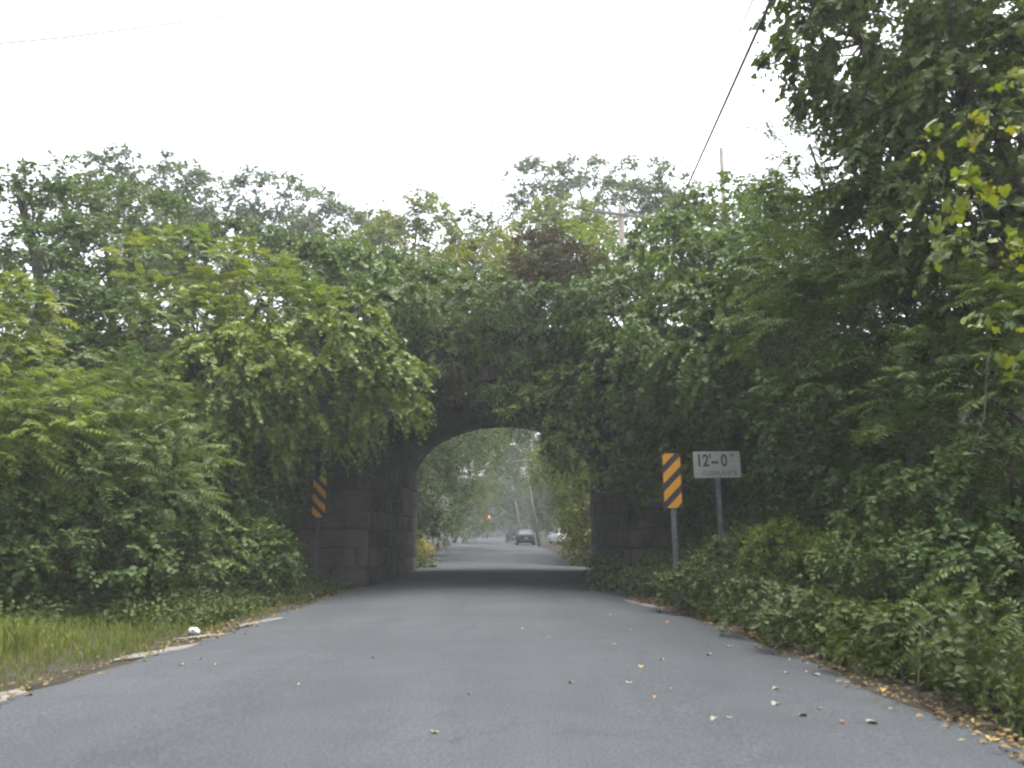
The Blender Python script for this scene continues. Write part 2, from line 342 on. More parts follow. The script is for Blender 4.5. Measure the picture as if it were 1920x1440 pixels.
for side in (-1, 1):                                       # front faces and inner walls, laid in courses
    x0 = XL if side < 0 else XR
    for row in range(13):
        z = row * CH + CH / 2
        x = 0.0 if row % 2 == 0 else -.42; k = 0
        if row * CH >= ZS - .05:                          # spandrel: start outside the arch ring
            q = min(1, max(0, (z - .1 - ZS) / (RISE + .5))); x = -(HS) * (1 - math.sqrt(max(0, 1 - q * q))) + .62
            if z > ZS + RISE + .5: x = -HS
        xe = 3.2
        while x < xe - .15:
            w = min(random.choice((.7, .85, 1.0, 1.15)), xe - x)
            if xe - x - w < .3: w = xe - x
            a = max(x, 0) if row * CH < ZS - .05 else x
            ww = x + w - a
            if ww > .12:
                cx = x0 + side * (a + ww / 2)
                stone((cx, YF + .08 + random.uniform(-.025, .02), z), (ww - .025, .40, CH - .025), seed=nst); nst += 1
            x += w
    for row in range(7):
        z = row * (ZS / 7) + ZS / 14; y = YF + .30 + (0 if row % 2 else .35)
        while y < YB - .1:
            w = min(random.choice((.9, 1.1, 1.3)), YB - y)
            if YB - y - w < .35: w = YB - y
            stone((x0 + side * (.06 + random.uniform(-.02, .02)), y + w / 2, z), (.30, w - .025, ZS / 7 - .025), seed=nst); nst += 1
            y += w
NV = 19
for ring_y in (YF + .06, YB - .06):                        # voussoirs at each end
    for k in range(NV):
        a = math.pi * (k + .5) / NV; x, z = arch_pt(a, .25)
        tx, tz = -(HS) * math.sin(a), RISE * math.cos(a)
        ang = math.atan2(tz, tx)
        seg = math.hypot(tx, tz) * math.pi / NV
        stone((x, ring_y, z), (round(seg + .02, 2), .46, .54), rot=(0, -ang, 0), seed=nst); nst += 1
# barrel stones: past the limit, joined as one part
bar = MB()
for j in range(8):
    y0 = YF + .35 + j * (YB - YF - .7) / 8; dy = (YB - YF - .7) / 8
    for k in range(26):
        a = math.pi * (k + .5) / 26; x, z = arch_pt(a, .08)
        tx, tz = -HS * math.sin(a), RISE * math.cos(a); seg = math.hypot(tx, tz) * math.pi / 26
        bar.box((x - XC, y0 - YF + dy / 2 + (.25 if k % 2 else 0) - .12, z), (seg - .02, dy - .03, .22 + random.uniform(-.03, .03)), Matrix.Rotation(-math.atan2(tz, tx), 3, 'Y'))
tag(bar.build('barrel_masonry', M['stone'], bridge), 'rows of stones lining the arch soffit', kind='stuff')

# ------------------------------------------------------------------ foliage engine
KITE = (np.array([(0,0,0),(-.36,.40,.08),(0,1,-.10),(.36,.40,.08)]), np.array([(0,2,1),(0,3,2)]))
SLIM = (np.array([(0,0,0),(-.17,.42,.05),(0,1,-.12),(.17,.42,.05)]), np.array([(0,2,1),(0,3,2)]))
OVATE = (np.array([(0,0,0),(-.30,.22,.06),(-.31,.55,.05),(0,1,-.16),(.31,.55,.05),(.30,.22,.06),(0,.45,-.02)]),
         np.array([(6,1,0),(6,2,1),(6,3,2),(6,4,3),(6,5,4),(6,0,5)]))
HEART = (np.array([(0,0,0),(-.38,-.15,.03),(-.52,.22,.07),(-.30,.62,.04),(0,1,-.20),(.30,.62,.04),(.52,.22,.07),(.38,-.15,.03),(0,.36,-.03)]),
         np.array([(8,1,0),(8,2,1),(8,3,2),(8,4,3),(8,5,4),(8,6,5),(8,7,6),(8,0,7)]))
LOBED = (np.array([(0,0,0),(-.22,-.17,.0),(-.48,-.06,.05),(-.44,.16,.06),(-.60,.42,.04),(-.36,.47,.05),(-.30,.72,.0),(0,1.02,-.2),
                   (.30,.72,.0),(.36,.47,.05),(.60,.42,.04),(.44,.16,.06),(.48,-.06,.05),(.22,-.17,.0),(0,.34,-.04)]),
         np.array([(14, (k + 1) % 14, k) for k in range(14)]))
class Fol:
    def __init__(s): s.V, s.T, s.n = [], [], 0
    def add(s, V, T):
        s.V.append(V); s.T.append(T + s.n); s.n += len(V)
    def leaves(s, tm, P, D, N, S, W=None):
        D = nrm(D); N = nrm(N - D * np.sum(N * D, 1, keepdims=True)); X = np.cross(D, N)
        v, t = tm; n = len(P); S = S[:, None, None]
        W = np.ones((n, 1, 1)) if W is None else W[:, None, None]
        V = P[:, None] + S * (W * v[None, :, 0:1] * X[:, None] + v[None, :, 1:2] * D[:, None] + v[None, :, 2:3] * N[:, None])
        T = (t[None] + (np.arange(n) * len(v))[:, None, None]).reshape(-1, 3)
        s.add(V.reshape(-1, 3), T)
    def sticks(s, A, B, ra, rb):
        """three sided tapered twigs from A to B"""
        n = len(A); D = nrm(B - A); X = nrm(np.cross(D, UP + rng.normal(size=(n, 3)) * .1)); Y = np.cross(D, X)
        V = np.zeros((n, 6, 3)); ra = np.broadcast_to(ra, (n,)); rb = np.broadcast_to(rb, (n,))
        for k in range(3):
            c, q = math.cos(2.0944 * k), math.sin(2.0944 * k); o = X * c + Y * q
            V[:, k] = A + o * ra[:, None]; V[:, 3 + k] = B + o * rb[:, None]
        t = np.array([(0,1,4),(0,4,3),(1,2,5),(1,5,4),(2,0,3),(2,3,5)])
        s.add(V.reshape(-1, 3), (t[None] + (np.arange(n) * 6)[:, None, None]).reshape(-1, 3))
    def mesh(s, name, mat, origin=(0, 0, 0)):
        return mesh_np(name, np.concatenate(s.V) - np.array(origin), np.concatenate(s.T), mat)
    def tris(s): return sum(len(t) for t in s.T)
CAMP = np.array([0, 0, EYE])
def shoots(fo, tm, B, D, L, m, size, droop=.5, spread=.8, nup=.7, nout=.5, njit=.5, hang=.25, wj=.15):
    """leafy shoots: m alternate leaves along a drooping stem"""
    n = len(B); t = (np.arange(m) + .6) / m; L = np.broadcast_to(L, (n,))
    pos = B[:, None] + D[:, None] * (L[:, None] * t)[..., None]
    pos[..., 2] -= droop * L[:, None] * t ** 2
    side = nrm(np.cross(D, UP) + rng.normal(size=(n, 3)) * .25)
    sg = np.where(np.arange(m) % 2 == 0, 1.0, -1.0)
    fwd = D[:, None] * .55 + side[:, None] * (sg * spread)[None, :, None] + rng.normal(size=(n, m, 3)) * .35
    fwd[..., 2] -= hang
    nor = UP * nup + D[:, None] * nout + rng.normal(size=(n, m, 3)) * njit
    S = size * (1.15 - .5 * t)[None] * rng.uniform(.7, 1.3, (n, m))
    fo.leaves(tm, pos.reshape(-1, 3), fwd.reshape(-1, 3), nor.reshape(-1, 3), S.ravel(), rng.uniform(1 - wj, 1 + wj, n * m))
def fronds(fo, B, D, L, pairs, lsize, tm=SLIM, droop=.45, width=None):
    """feather-like compound leaves"""
    n = len(B); t = (np.arange(pairs) + .8) / pairs; L = np.broadcast_to(L, (n,))
    pos = B[:, None] + D[:, None] * (L[:, None] * t)[..., None]; pos[..., 2] -= droop * L[:, None] * t ** 2
    tan = D[:, None] + np.zeros((n, pairs, 3)); tan[..., 2] -= 2 * droop * t
    tan = nrm(tan); side = nrm(np.cross(D, UP + rng.normal(size=(n, 3)) * .3))
    nr = nrm(np.cross(side[:, None], tan))
    for sg in (-1, 1):
        fwd = side[:, None] * sg * .9 + tan * .42 + rng.normal(size=(n, pairs, 3)) * .12; fwd[..., 2] -= .22
        S = lsize * L[:, None] * np.sin(np.pi * (.18 + .72 * t))[None] * rng.uniform(.85, 1.15, (n, pairs))
        fo.leaves(tm, pos.reshape(-1, 3), fwd.reshape(-1, 3), (nr + rng.normal(size=(n, pairs, 3)) * .25).reshape(-1, 3), S.ravel())
    fo.sticks(B, pos[:, pairs // 2], .004, .003); fo.sticks(pos[:, pairs // 2], pos[:, -1], .003, .0015)
def B(px, py, Y, rx, ry, rd=None):
    """a crown lobe: where it stands and how large it is"""
    c = np.array(at(px, py, Y)); k = Y / F * 1.02
    a, b = rx * k, ry * k
    return c, np.array([a, (a + b) / 2 if rd is None else rd, b])
def clumps(blobs, rs, cover=1.0, back=.25, floor=True):
    """clump centres and outward directions over the lobes' surfaces"""
    C, O = [], []
    for i, (c, r) in enumerate(blobs):
        area = 4 * math.pi * ((r[0] * r[1]) ** 1.6 / 3 + (r[0] * r[2]) ** 1.6 / 3 + (r[1] * r[2]) ** 1.6 / 3) ** (1 / 1.6)
        n = max(6, int(cover * area / (rs * rs * 1.9)))
        d = rdir(n); p = c + d * r * rng.uniform(.72, 1.06, (n, 1)); o = nrm(d / r)
        keep = np.ones(n, bool)
        for j, (c2, r2) in enumerate(blobs):
            if j != i: keep &= np.linalg.norm((p - c2) / r2, axis=1) > .72
        tc = nrm(CAMP - p); keep &= (np.sum(o * tc, 1) > -.3) | (rng.random(n) < back)
        keep &= (o[:, 2] > -.75) | (rng.random(n) < .4)
        C.append(p[keep]); O.append(o[keep])
    C, O = np.concatenate(C), np.concatenate(O)
    if floor:
        g = np.array([terrain_h(x, y) for x, y, _ in C]); k = C[:, 2] > g + .05
        C, O = C[k], O[k]
    return C, O
TRI = [0]
def leaf_parts(root, tm, mat, P, D, N, S, org, count):
    """single leaves that can be picked out: the largest of them, as parts"""
    ms = [mesh_np('leaf', tm[0] * np.array([w, 1, z]), tm[1], mat) for w, z in ((1, 1), (.88, 1.8), (1.1, .6))]
    D = nrm(D); N = nrm(N - D * np.sum(N * D, 1, keepdims=True)); X = np.cross(D, N)
    for i in range(len(P)):
        o = bpy.data.objects.new('leaf', ms[i % 3]); COL.objects.link(o); o.parent = root
        s = S[i]; m = Matrix(((X[i][0] * s, D[i][0] * s, N[i][0] * s, P[i][0] - org[0]), (X[i][1] * s, D[i][1] * s, N[i][1] * s, P[i][1] - org[1]),
                             (X[i][2] * s, D[i][2] * s, N[i][2] * s, P[i][2] - org[2]), (0, 0, 0, 1)))
        o.matrix_local = m
def plant(name, label, cat, blobs, mat, style='simple', tm=KITE, size=.09, rs=.35, cover=1.0, per=9, m=8, L=.35, base=None, trunk_r=.08,
          group=None, back=.25, stems='trunk', big=0, big_mat=None, big_size=.12, big_tm=HEART, extra=None, limbs=True, floor=True, **kw):
    C, O = clumps(blobs, rs, cover, back, floor)
    if base is None:
        lo = min(blobs, key=lambda q: q[0][2] - q[1][2]); base = (lo[0][0], lo[0][1] + .3)
    bz = terrain_h(base[0], base[1]) if len(base) == 2 else base[2]
    org = np.array([base[0], base[1], bz - .05])
    root = empty(name, org, label, cat, group)
    fo = Fol(); n = len(C)
    ci = np.repeat(np.arange(n), per); k = len(ci)
    d = nrm(rdir(k) * .85 + O[ci] * .75 + UP * .25)
    Bp = C[ci] + d * rs * rng.uniform(0, .75, (k, 1))
    if style == 'frond':
        d2 = nrm(d * np.array([1, 1, .6]) + UP * .15)
        fronds(fo, Bp, d2, L * rng.uniform(.7, 1.2, k), m, kw.get('lsize', .22), tm, kw.get('droop', .45))
    elif style == 'vine':
        a = rng.random(k) < .62; dv = nrm(d + O[ci] * .4)
        shoots(fo, tm, Bp[a], dv[a], L, m, size, droop=.9, nup=.6, nout=.7, njit=.5, hang=.6, spread=.7)
        shoots(fo, KITE, Bp[~a], dv[~a], L * .8, m + 2, size * .58, droop=.6, nup=.7, nout=.5, njit=.6, hang=.35, spread=.8)
    else:
        shoots(fo, tm, Bp, d, L, m, size, **{q: v for q, v in kw.items() if q in ('droop', 'spread', 'nup', 'nout', 'njit', 'hang')})
    if extra: extra(fo)
    cr = link(kw.get('part', 'crown'), fo.mesh('crown', mat, org), root); cr['kind'] = 'stuff'
    TRI[0] += fo.tris()
    # wood: trunk and limbs
    if stems:
        fw = Fol(); cen = np.array([b[0] for b in blobs]); rad = np.array([b[1].max() for b in blobs])
        if stems == 'trunk':
            top = cen[np.argmax(cen[:, 2])]; h = top[2] - bz
            tb = MB(); pts, rr = [], []
            for q in range(7):
                u = q / 6; pts.append((org[0] + (top[0] - org[0]) * u ** 1.5 + .05 * h * math.sin(u * 5 + org[0]) * u * .5 - org[0],
                                       org[1] + (top[1] - org[1]) * u ** 1.5 - org[1], (h + .05) * u)); rr.append(trunk_r * (1.25 - .95 * u) * (1.25 if q == 0 else 1))
            tb.tube(pts, rr, 8)
            W = np.array(pts) + org
            for c in cen:
                u = max(.15, min(.8, (c[2] - bz) / max(h, .1) * .6)); a = np.array([np.interp(u, np.linspace(0, 1, 7), W[:, q]) for q in range(3)])
                mid = (a + c) / 2 + np.array([0, 0, .12 * np.linalg.norm(c - a)])
                if np.linalg.norm(c - a) > .3: tb.tube([a - org, mid - org, c - org], [trunk_r * .5, trunk_r * .32, trunk_r * .08], 6)
            tb.build('trunk', M['bark'], root, smooth=True)
        sel = rng.random(n) < (.6 if stems == 'trunk' else .35)
        if limbs and sel.any():
            cs = C[sel]; own = np.argmin(np.linalg.norm(cs[:, None] - cen[None], axis=2) / rad[None], 1)
            mid = (cs + cen[own]) / 2 + rdir(len(cs)) * rs * .4
            fw.sticks(cen[own], mid, trunk_r * .22, trunk_r * .13); fw.sticks(mid, cs, trunk_r * .13, trunk_r * .05)
            if stems == 'vine':
                q = C[rng.random(n) < .22]
                for _ in range(3):
                    e = q + np.stack([rng.normal(size=len(q)) * .16, rng.normal(size=len(q)) * .12, -rng.uniform(.1, .45, len(q))], 1); fw.sticks(q, e, .006, .005); q = e
            t = link('branches', fw.mesh('branches', M['bark'], org), root); t['kind'] = 'stuff'; TRI[0] += fw.tris()
    if big:
        # outermost leaves in view
        tc = nrm(CAMP - C); sc_ = np.sum(O * tc, 1) + .35 * O[:, 2] + rng.random(n) * .7
        idx = np.argsort(-sc_)[:max(1, big // 2)]; idx = np.resize(idx, big)
        dd = nrm(O[idx] + rdir(big) * .6)
        P = C[idx] + dd * rs * rng.uniform(.75, 1.15, (big, 1))
        Dn = nrm(np.stack([rng.normal(size=big) * .6, rng.normal(size=big) * .5 - .2, -np.ones(big)], 1))
        Nn = nrm(O[idx] * .8 + tc[idx] * .3 + UP * .4 + rng.normal(size=(big, 3)) * .35)
        leaf_parts(root, big_tm, big_mat or mat, P, Dn, Nn, big_size * rng.uniform(.75, 1.3, big), org, big)
    return root
def band(path_px, Y, rx, ry): return [B(x, y, Y if not hasattr(Y, '__len__') else Y[i], rx, ry) for i, (x, y) in enumerate(path_px)]

# ------------------------------------------------------------------ far trees beyond the bridge
FG = 'trees standing beyond the bridge'
def far_tree(label, blobs, mat='far', base=None, size=.23, rs=.7, cover=1.0, per=9, m=8, L=.75, tr=.16, name='broadleaf_tree', tm=KITE, **k):
    return plant(name, label, 'tree', blobs, M[mat], 'simple', tm, size, rs, cover, per, m, L, base=base, trunk_r=tr, back=.15, group=FG, floor=True, **k)
far_tree('hazy pale tree with a pointed top beyond the embankment, behind the locust thicket', [B(340,370,44,55,60), B(330,450,44,70,60), B(280,420,43,70,60)], base=(-19, 45), cover=1.2)
far_tree('wide hazy tree with open sky gaps beyond the embankment', [B(430,390,47,90,60), B(520,400,48,90,60), B(470,450,47,120,40)], base=(-15.5, 48), cover=1.0)
far_tree('small hazy tree touched with brown beyond the embankment', [B(605,410,50,50,45), B(640,450,50,60,50), B(590,460,49,70,40)], base=(-11.5, 50), cover=1.2)
far_tree('misty tree with the highest rounded top above the arch', [B(790,420,40,50,50), B(800,480,40,75,60), B(735,480,39,80,60)], base=(-5.5, 41), cover=1.2, mat='far_yellow')
far_tree('misty tree with a forked top right of the tallest one above the arch', [B(890,450,42,50,45), B(925,440,43,35,30), B(900,510,41,85,60)], base=(-6.5, 43))
far_tree('hazy blue green tree with airy lobes over the yellow bush', [B(1010,345,52,60,32), B(1100,335,53,70,34), B(1000,390,51,50,30), B(1120,380,52,90,40)], base=(5.5, 54), cover=1.1)
far_tree('hazy tree behind the leaning crossarm pole', [B(1200,340,50,60,35), B(1260,370,49,60,45), B(1190,400,49,90,40)], base=(9.5, 51), cover=1.2)
far_tree('hazy tree at the back of the dark skyline tree on the bank', [B(240,330,40,80,45), B(170,330,39,60,40), B(210,400,39,110,60)], base=(-21, 40), cover=1.1)
far_tree('yellowing tree between the misty trees and the yellow bush', [B(1050,430,38,80,45), B(980,470,38,60,50), B(1080,470,37,80,40)], base=(4.6, 39), mat='far_yellow')
far_tree('round misty tree left of the one with the highest top', [B(690,450,43,60,50), B(670,510,42,90,60)], base=(-8.8, 44))
# trees lining the road seen through the arch
rows = [(-8.0,36,8,'dark'),(-8.4,46,9,'far'),(-10.5,56,11,'far'),(-11,70,10,'dark'),(-13,86,11,'far'),(-15,105,12,'far'),
        (6.0,35,8,'far_yellow'),(5.6,44,8,'far_yellow'),(6.4,54,10,'far'),(7.5,66,11,'far'),(6.5,84,11,'dark'),(5.5,104,12,'far'),(2.5,124,12,'far'),(-17,128,12,'dark'),(-20,150,13,'far'),(-1,146,13,'dark'),(-7,168,12,'far')]
ROWLAB = ['dark dense tree hanging over the road just past the goldenrod', 'leafy tree behind the dark one past the goldenrod', 'leafy tree beside the small white sign', 'dark tree on the verge opposite the transformer pole',
          'tree on the verge opposite the dark parked sedan', 'tree on the verge opposite the slate grey car', 'yellow green tree pressed against the right side of the arch exit', 'yellow green tree second past the right side of the arch exit',
          'leafy tree before the white half hidden car', 'leafy tree between the white car and the transformer pole', 'dark tree overhanging the dark parked sedan', 'tall tree overhanging the slate grey car',
          'far tree behind the parked cars', 'dark far tree on the verge facing the traffic signal', 'far tree at the outside of the road bend past the signal', 'dark far tree behind the traffic signal', 'hazy far tree closing the end of the road']
for i, (x, y, h, mt) in enumerate(rows):
    s = 'left' if x < 0 else 'right'
    ov = 1 if x < 0 else -1
    bl = [(np.array([x, y, h * .45]), np.array([2.6, 2.6, h * .28])), (np.array([x + ov * 1.9, y - .6, h * .62]), np.array([2.6, 2.4, 1.9])),
          (np.array([x - ov * .5, y + .5, h * .85]), np.array([2.8, 2.6, 2.0])), (np.array([x + ov * 1.0, y, h * .2 + .3]), np.array([1.7, 1.9, h * .2])),
          (np.array([x + ov * 3.4, y + .3, h * .74]), np.array([2.4, 2.2, 1.7])), (np.array([x + ov * 5.2, y + 1.5, h * .80]), np.array([2.4, 2.4, 1.6])), (np.array([x - ov * 2.4, y + 1, h * .4]), np.array([2.2, 2.2, h * .35]))]
    if x > 0 and y < 48: bl = bl[:4] + [bl[6]]
    if x > 0 and 48 < y < 75: bl = [bl[0], bl[2], bl[6]]
    if 50 < y < 130: bl.append((np.array([(lerp_tab(RL, y) + lerp_tab(RR, y)) / 2 - ov * 1.5, y, 9.6 + (y - 50) * .07]), np.array([3.6, 3.4, 1.7])))  # crown lobe added out of view above the road, to shade it
    plant('roadside_tree', ROWLAB[i], 'tree', bl, M[mt], 'simple', KITE, .17 if y < 60 else .26, .7, .95 if y < 70 else .75, 8, 7, .7,
          base=(x, y), trunk_r=.17, back=.3, group='trees along the road beyond the arch')

for lab, bl, mt, bs in (
    ('dark leafy tree whose boughs drop to the left verge past the arch', [B(835,890,44,45,60), B(815,960,41,40,45), B(870,850,46,60,35)], 'dark', (-6.2, 44)),
    ('leafy tree spreading over the road before the leaning poles', [B(905,835,56,45,28), B(880,890,58,45,45), B(870,960,60,40,40)], 'far_yellow', (-7.2, 58)),
    ('broad grey green tree with a forked trunk above the transformer pole', [B(1000,830,80,60,40), B(1050,870,78,50,45), B(1040,940,82,40,40), B(950,850,84,45,45), B(1050,830,66,45,35)], 'far', (5.6, 76)),
    ('shady tree drooping over the right verge before the white car', [B(1070,850,40,45,45), B(1078,920,38,34,45)], 'broad', (4.6, 40)),
    ('dark tree standing far back on the left verge', [B(900,950,92,40,45), B(930,900,95,50,40), B(880,980,88,26,26)], 'dark', (-6.6, 93)),
    ('dark tree standing behind the slate grey car', [B(1000,950,108,40,40), B(965,930,110,34,40), B(1010,900,110,50,40)], 'dark', (2.6, 110)),
    ('distant tree under which the road disappears', [B(935,960,150,34,36), B(960,970,148,30,28), B(905,965,152,30,32)], 'far', (-4.6, 150)),
    ):
    yy = bs[1]; plant('roadside_tree', lab, 'tree', bl, M[mt], 'simple', KITE, .15 if yy < 60 else .24, .5 if yy < 60 else .8, 1.1, 9, 8, .6, base=bs, trunk_r=.15, group='trees along the road beyond the arch', floor=False)
# far wood that closes the view
fo = Fol()
for k in range(46):
    x = -40 + k * 1.5 + rng.normal() * .8; y = 182 + rng.normal() * 6
    hh = rng.uniform(9, 15)
    C, O = clumps([(np.array([x, y, hh * .5]), np.array([3.4, 3, hh * .5]))], 1.3, .7, .1, False)
    ci = np.repeat(np.arange(len(C)), 7); d = nrm(rdir(len(ci)) + O[ci])
    shoots(fo, KITE, C[ci] + d * .7, d, 1.3, 5, .55)
tag(link('woodland', fo.mesh('woodland', M['far'])), 'far mass of trees closing the view along the road', 'woodland', kind='stuff'); TRI[0] += fo.tris()

# ------------------------------------------------------------------ embankment plants, left side
plant('skyline_tree', 'tall dark tree with sky gaps on the bank, highest of the left thicket', 'tree',
      [B(110,350,20.5,60,50), B(60,420,20,80,70), B(160,420,20.5,90,70), B(90,510,19,110,90), B(200,500,19.5,80,80), B(30,330,20,40,30)], M['dark'], 'simple', KITE, .15, .42, .75, 9, 8, .5, base=(-11.8, 19.5), trunk_r=.14)
plant('skyline_tree', 'leafy young tree with loose crown between the dark skyline tree and the locust thicket', 'tree',
      [B(240,420,21,80,70), B(290,440,21.5,60,70), B(220,500,20,90,70)], M['broad'], 'simple', KITE, .14, .4, .75, 9, 8, .45, base=(-10, 20.5), trunk_r=.10)
plant('locust_thicket', 'yellow green feathery locust thicket above the broad leaved vine', 'shrub',
      [B(350,510,18,110,70), B(450,520,17.6,100,60), B(480,580,17,130,60), B(330,600,16.8,120,80), B(570,610,17,70,50), B(420,640,16.4,120,50)], M['locust'], 'frond', KITE, rs=.4, cover=1.15, per=7, m=8, L=.42, lsize=.24, base=(-6.6, 17.6), trunk_r=.06, tm_=0)
plant('bank_shrub', 'dark leafy shrub in the shade under the tall skyline tree', 'shrub',
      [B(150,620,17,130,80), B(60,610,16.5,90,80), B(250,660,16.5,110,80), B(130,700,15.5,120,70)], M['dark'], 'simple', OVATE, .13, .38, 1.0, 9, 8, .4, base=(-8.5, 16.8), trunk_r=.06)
plant('locust_shrub', 'bright yellow green feathery shrub at the left end of the thicket', 'shrub',
      [B(10,580,13.5,70,60), B(-20,660,13,80,60)], M['locust'], 'frond', KITE, rs=.32, cover=1.1, per=8, m=8, L=.4, lsize=.24, base=(-9, 13.6), trunk_r=.05)
plant('sumac_shrub', 'yellowish drooping feathery shrub above the tall grass', 'shrub',
      [B(20,760,11,110,60), B(-40,840,10.6,110,70), B(90,820,11,80,50)], M['locust'], 'frond', SLIM, rs=.34, cover=1.1, per=8, m=9, L=.5, lsize=.24, base=(-7.8, 11.2), trunk_r=.05)
plant('sumac_shrub', 'green feathery sumac with layered fronds facing the road', 'shrub',
      [B(150,800,12.5,110,80), B(260,850,12.6,110,70), B(130,900,11.5,120,70), B(290,910,12.2,90,60), B(200,740,13.4,110,60)], M['sumac'], 'frond', SLIM, rs=.34, cover=1.15, per=8, m=9, L=.5, lsize=.26, base=(-6.6, 12.8), trunk_r=.05)
plant('grape_vine', 'wide curtain of broad green vine leaves hanging over the left abutment', 'vine',
      [B(640,620,17,75,55,.6), B(600,690,16.6,110,80), B(700,700,17,80,65,.7), B(740,735,17.6,45,40,.5), B(480,700,16,120,80), B(400,740,15.6,110,90), B(520,770,16.4,120,60), B(640,770,17,90,50,.6), B(350,830,15,90,70), B(440,830,15.8,90,50), B(570,830,17,70,35,.5)],
      M['grape_bright'], 'vine', HEART, .12, .34, 1.3, 8, 8, .4, base=(-6, 16.5), trunk_r=.05, stems='vine', big=300, big_size=.135, part='leaf_curtain')
plant('grape_vine', 'dense dark mound of vine leaves on the embankment above the locust thicket', 'vine',
      [B(620,500,20,60,40), B(660,540,19.8,70,55), B(590,540,19.5,60,50), B(690,590,19.3,55,45)], M['grape'], 'vine', HEART, .14, .34, 1.2, 9, 7, .4, base=(-4.8, 20.5), trunk_r=.05, stems='vine', big=90, big_size=.18, part='leaf_mound')
plant('low_shrub', 'low spreading shrub with pale leaves beside the left abutment', 'shrub',
      [B(420,1030,14.4,85,48), B(490,1045,15,55,36), B(340,1040,13.6,90,50), B(460,1000,15,45,28)], M['broad'], 'simple', OVATE, .10, .26, 1.2, 8, 8, .32, base=(-5.1, 14.8), trunk_r=.035, nup=1.0)
plant('low_shrub', 'low dark bramble at the back of the tall grass', 'shrub',
      [B(60,1040,11,120,60), B(190,1030,11.6,110,70), B(270,980,12.4,90,60), B(-30,970,10.6,90,80)], M['dark'], 'simple', OVATE, .10, .26, 1.2, 9, 8, .32, base=(-7, 11.6), trunk_r=.03)
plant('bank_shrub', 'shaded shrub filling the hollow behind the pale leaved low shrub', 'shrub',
      [B(400,930,15.6,100,70), B(490,900,17,70,80), B(330,900,14.6,70,60)], M['dark'], 'simple', OVATE, .12, .34, 1.0, 9, 8, .36, base=(-6.3, 15.8), trunk_r=.05)

# ------------------------------------------------------------------ plants over the arch
plant('arch_vine', 'tangle of small leaved vine trailing over the arch crown', 'vine',
      [B(780,610,19.6,70,60,.7), B(860,640,19.2,90,50,.6), B(960,640,19,100,50,.6), B(1060,640,19,80,60,.7), B(1000,700,18.75,90,40,.35), B(1020,760,18.7,60,35,.3), B(900,690,18.9,80,35,.35), B(700,620,18.8,70,45,.5), B(800,680,18.8,60,40,.4), B(930,735,18.7,60,30,.3), B(760,590,18.9,70,45,.6), B(850,585,18.9,90,48,.6), B(960,580,18.9,90,48,.6), B(1060,585,18.8,80,50,.6), B(1140,600,18.6,70,40,.5)],
      M['broad'], 'vine', OVATE, .10, .26, 1.25, 9, 8, .34, base=(-.5, 19.6, 6.2), trunk_r=.03, stems='vine', big=60, big_size=.16, big_mat=M['grape'], part='trailing_leaves')
plant('embankment_bush', 'loose green bush on top of the embankment above the arch', 'bush',
      [B(760,560,21.5,70,50), B(840,560,22,80,50), B(900,570,21.6,70,50), B(930,600,20.6,80,40)], M['broad'], 'simple', KITE, .12, .34, 1.0, 9, 8, .4, base=(-2, 22, 6.1), trunk_r=.05)
def dead_twigs(blobs, n, Lr, fo):
    for c, r in blobs:
        d = rdir(n); a = c + d * r * rng.uniform(.3, .95, (n, 1)); e = nrm(rdir(n) * .9 + nrm(d) * .5 + UP * -.15)
        fo.sticks(a, a + e * (rng.uniform(.4, 1, (n, 1)) * Lr), .005, .002)
db = [B(1020,490,20.6,65,45), B(1070,520,20.3,65,50), B(1120,540,20.4,40,40), B(1010,545,20,60,35)]
plant('dead_bush', 'brown dead vine heap on the embankment above the arch', 'bush', db, M['dead'], 'simple', SLIM, .13, .3, 1.5, 12, 6, .35, base=(1.3, 20.8, 6.1), trunk_r=.04, extra=lambda fo: dead_twigs(db, 700, .5, fo))
db2 = [B(840,715,18.75,60,35,.25), B(760,590,19.6,35,45,.4)]
plant('dead_vine', 'brown withered vine stems hanging over the arch crown', 'vine', db2, M['dead'], 'simple', SLIM, .09, .22, 1.2, 8, 5, .3, base=(-1.6, 19.0, 5.6), trunk_r=.03, stems=None, extra=lambda fo: dead_twigs(db2, 900, .45, fo), part='withered_stems')
plant('embankment_bush', 'bright yellow green bush beside the brown dead vine heap', 'bush',
      [B(1110,480,22,70,40), B(1185,515,21.6,55,42), B(1075,455,22.5,45,26)], M['locust'], 'frond', KITE, rs=.36, cover=1.1, per=8, m=8, L=.42, lsize=.24, base=(3, 22.3, 6.1), trunk_r=.05)
plant('hanging_spray', 'spray of pale small leaves hanging beside the arch crown', 'vine',
      [B(1030,720,18.3,38,20,.25), B(1000,748,18.25,32,14,.2), B(960,770,18.25,22,8,.15)], M['pale'], 'simple', OVATE, .085, .14, 1.1, 5, 6, .2, base=(1.0, 18.6, 5.0), trunk_r=.02, stems='vine', part='pale_leaves')

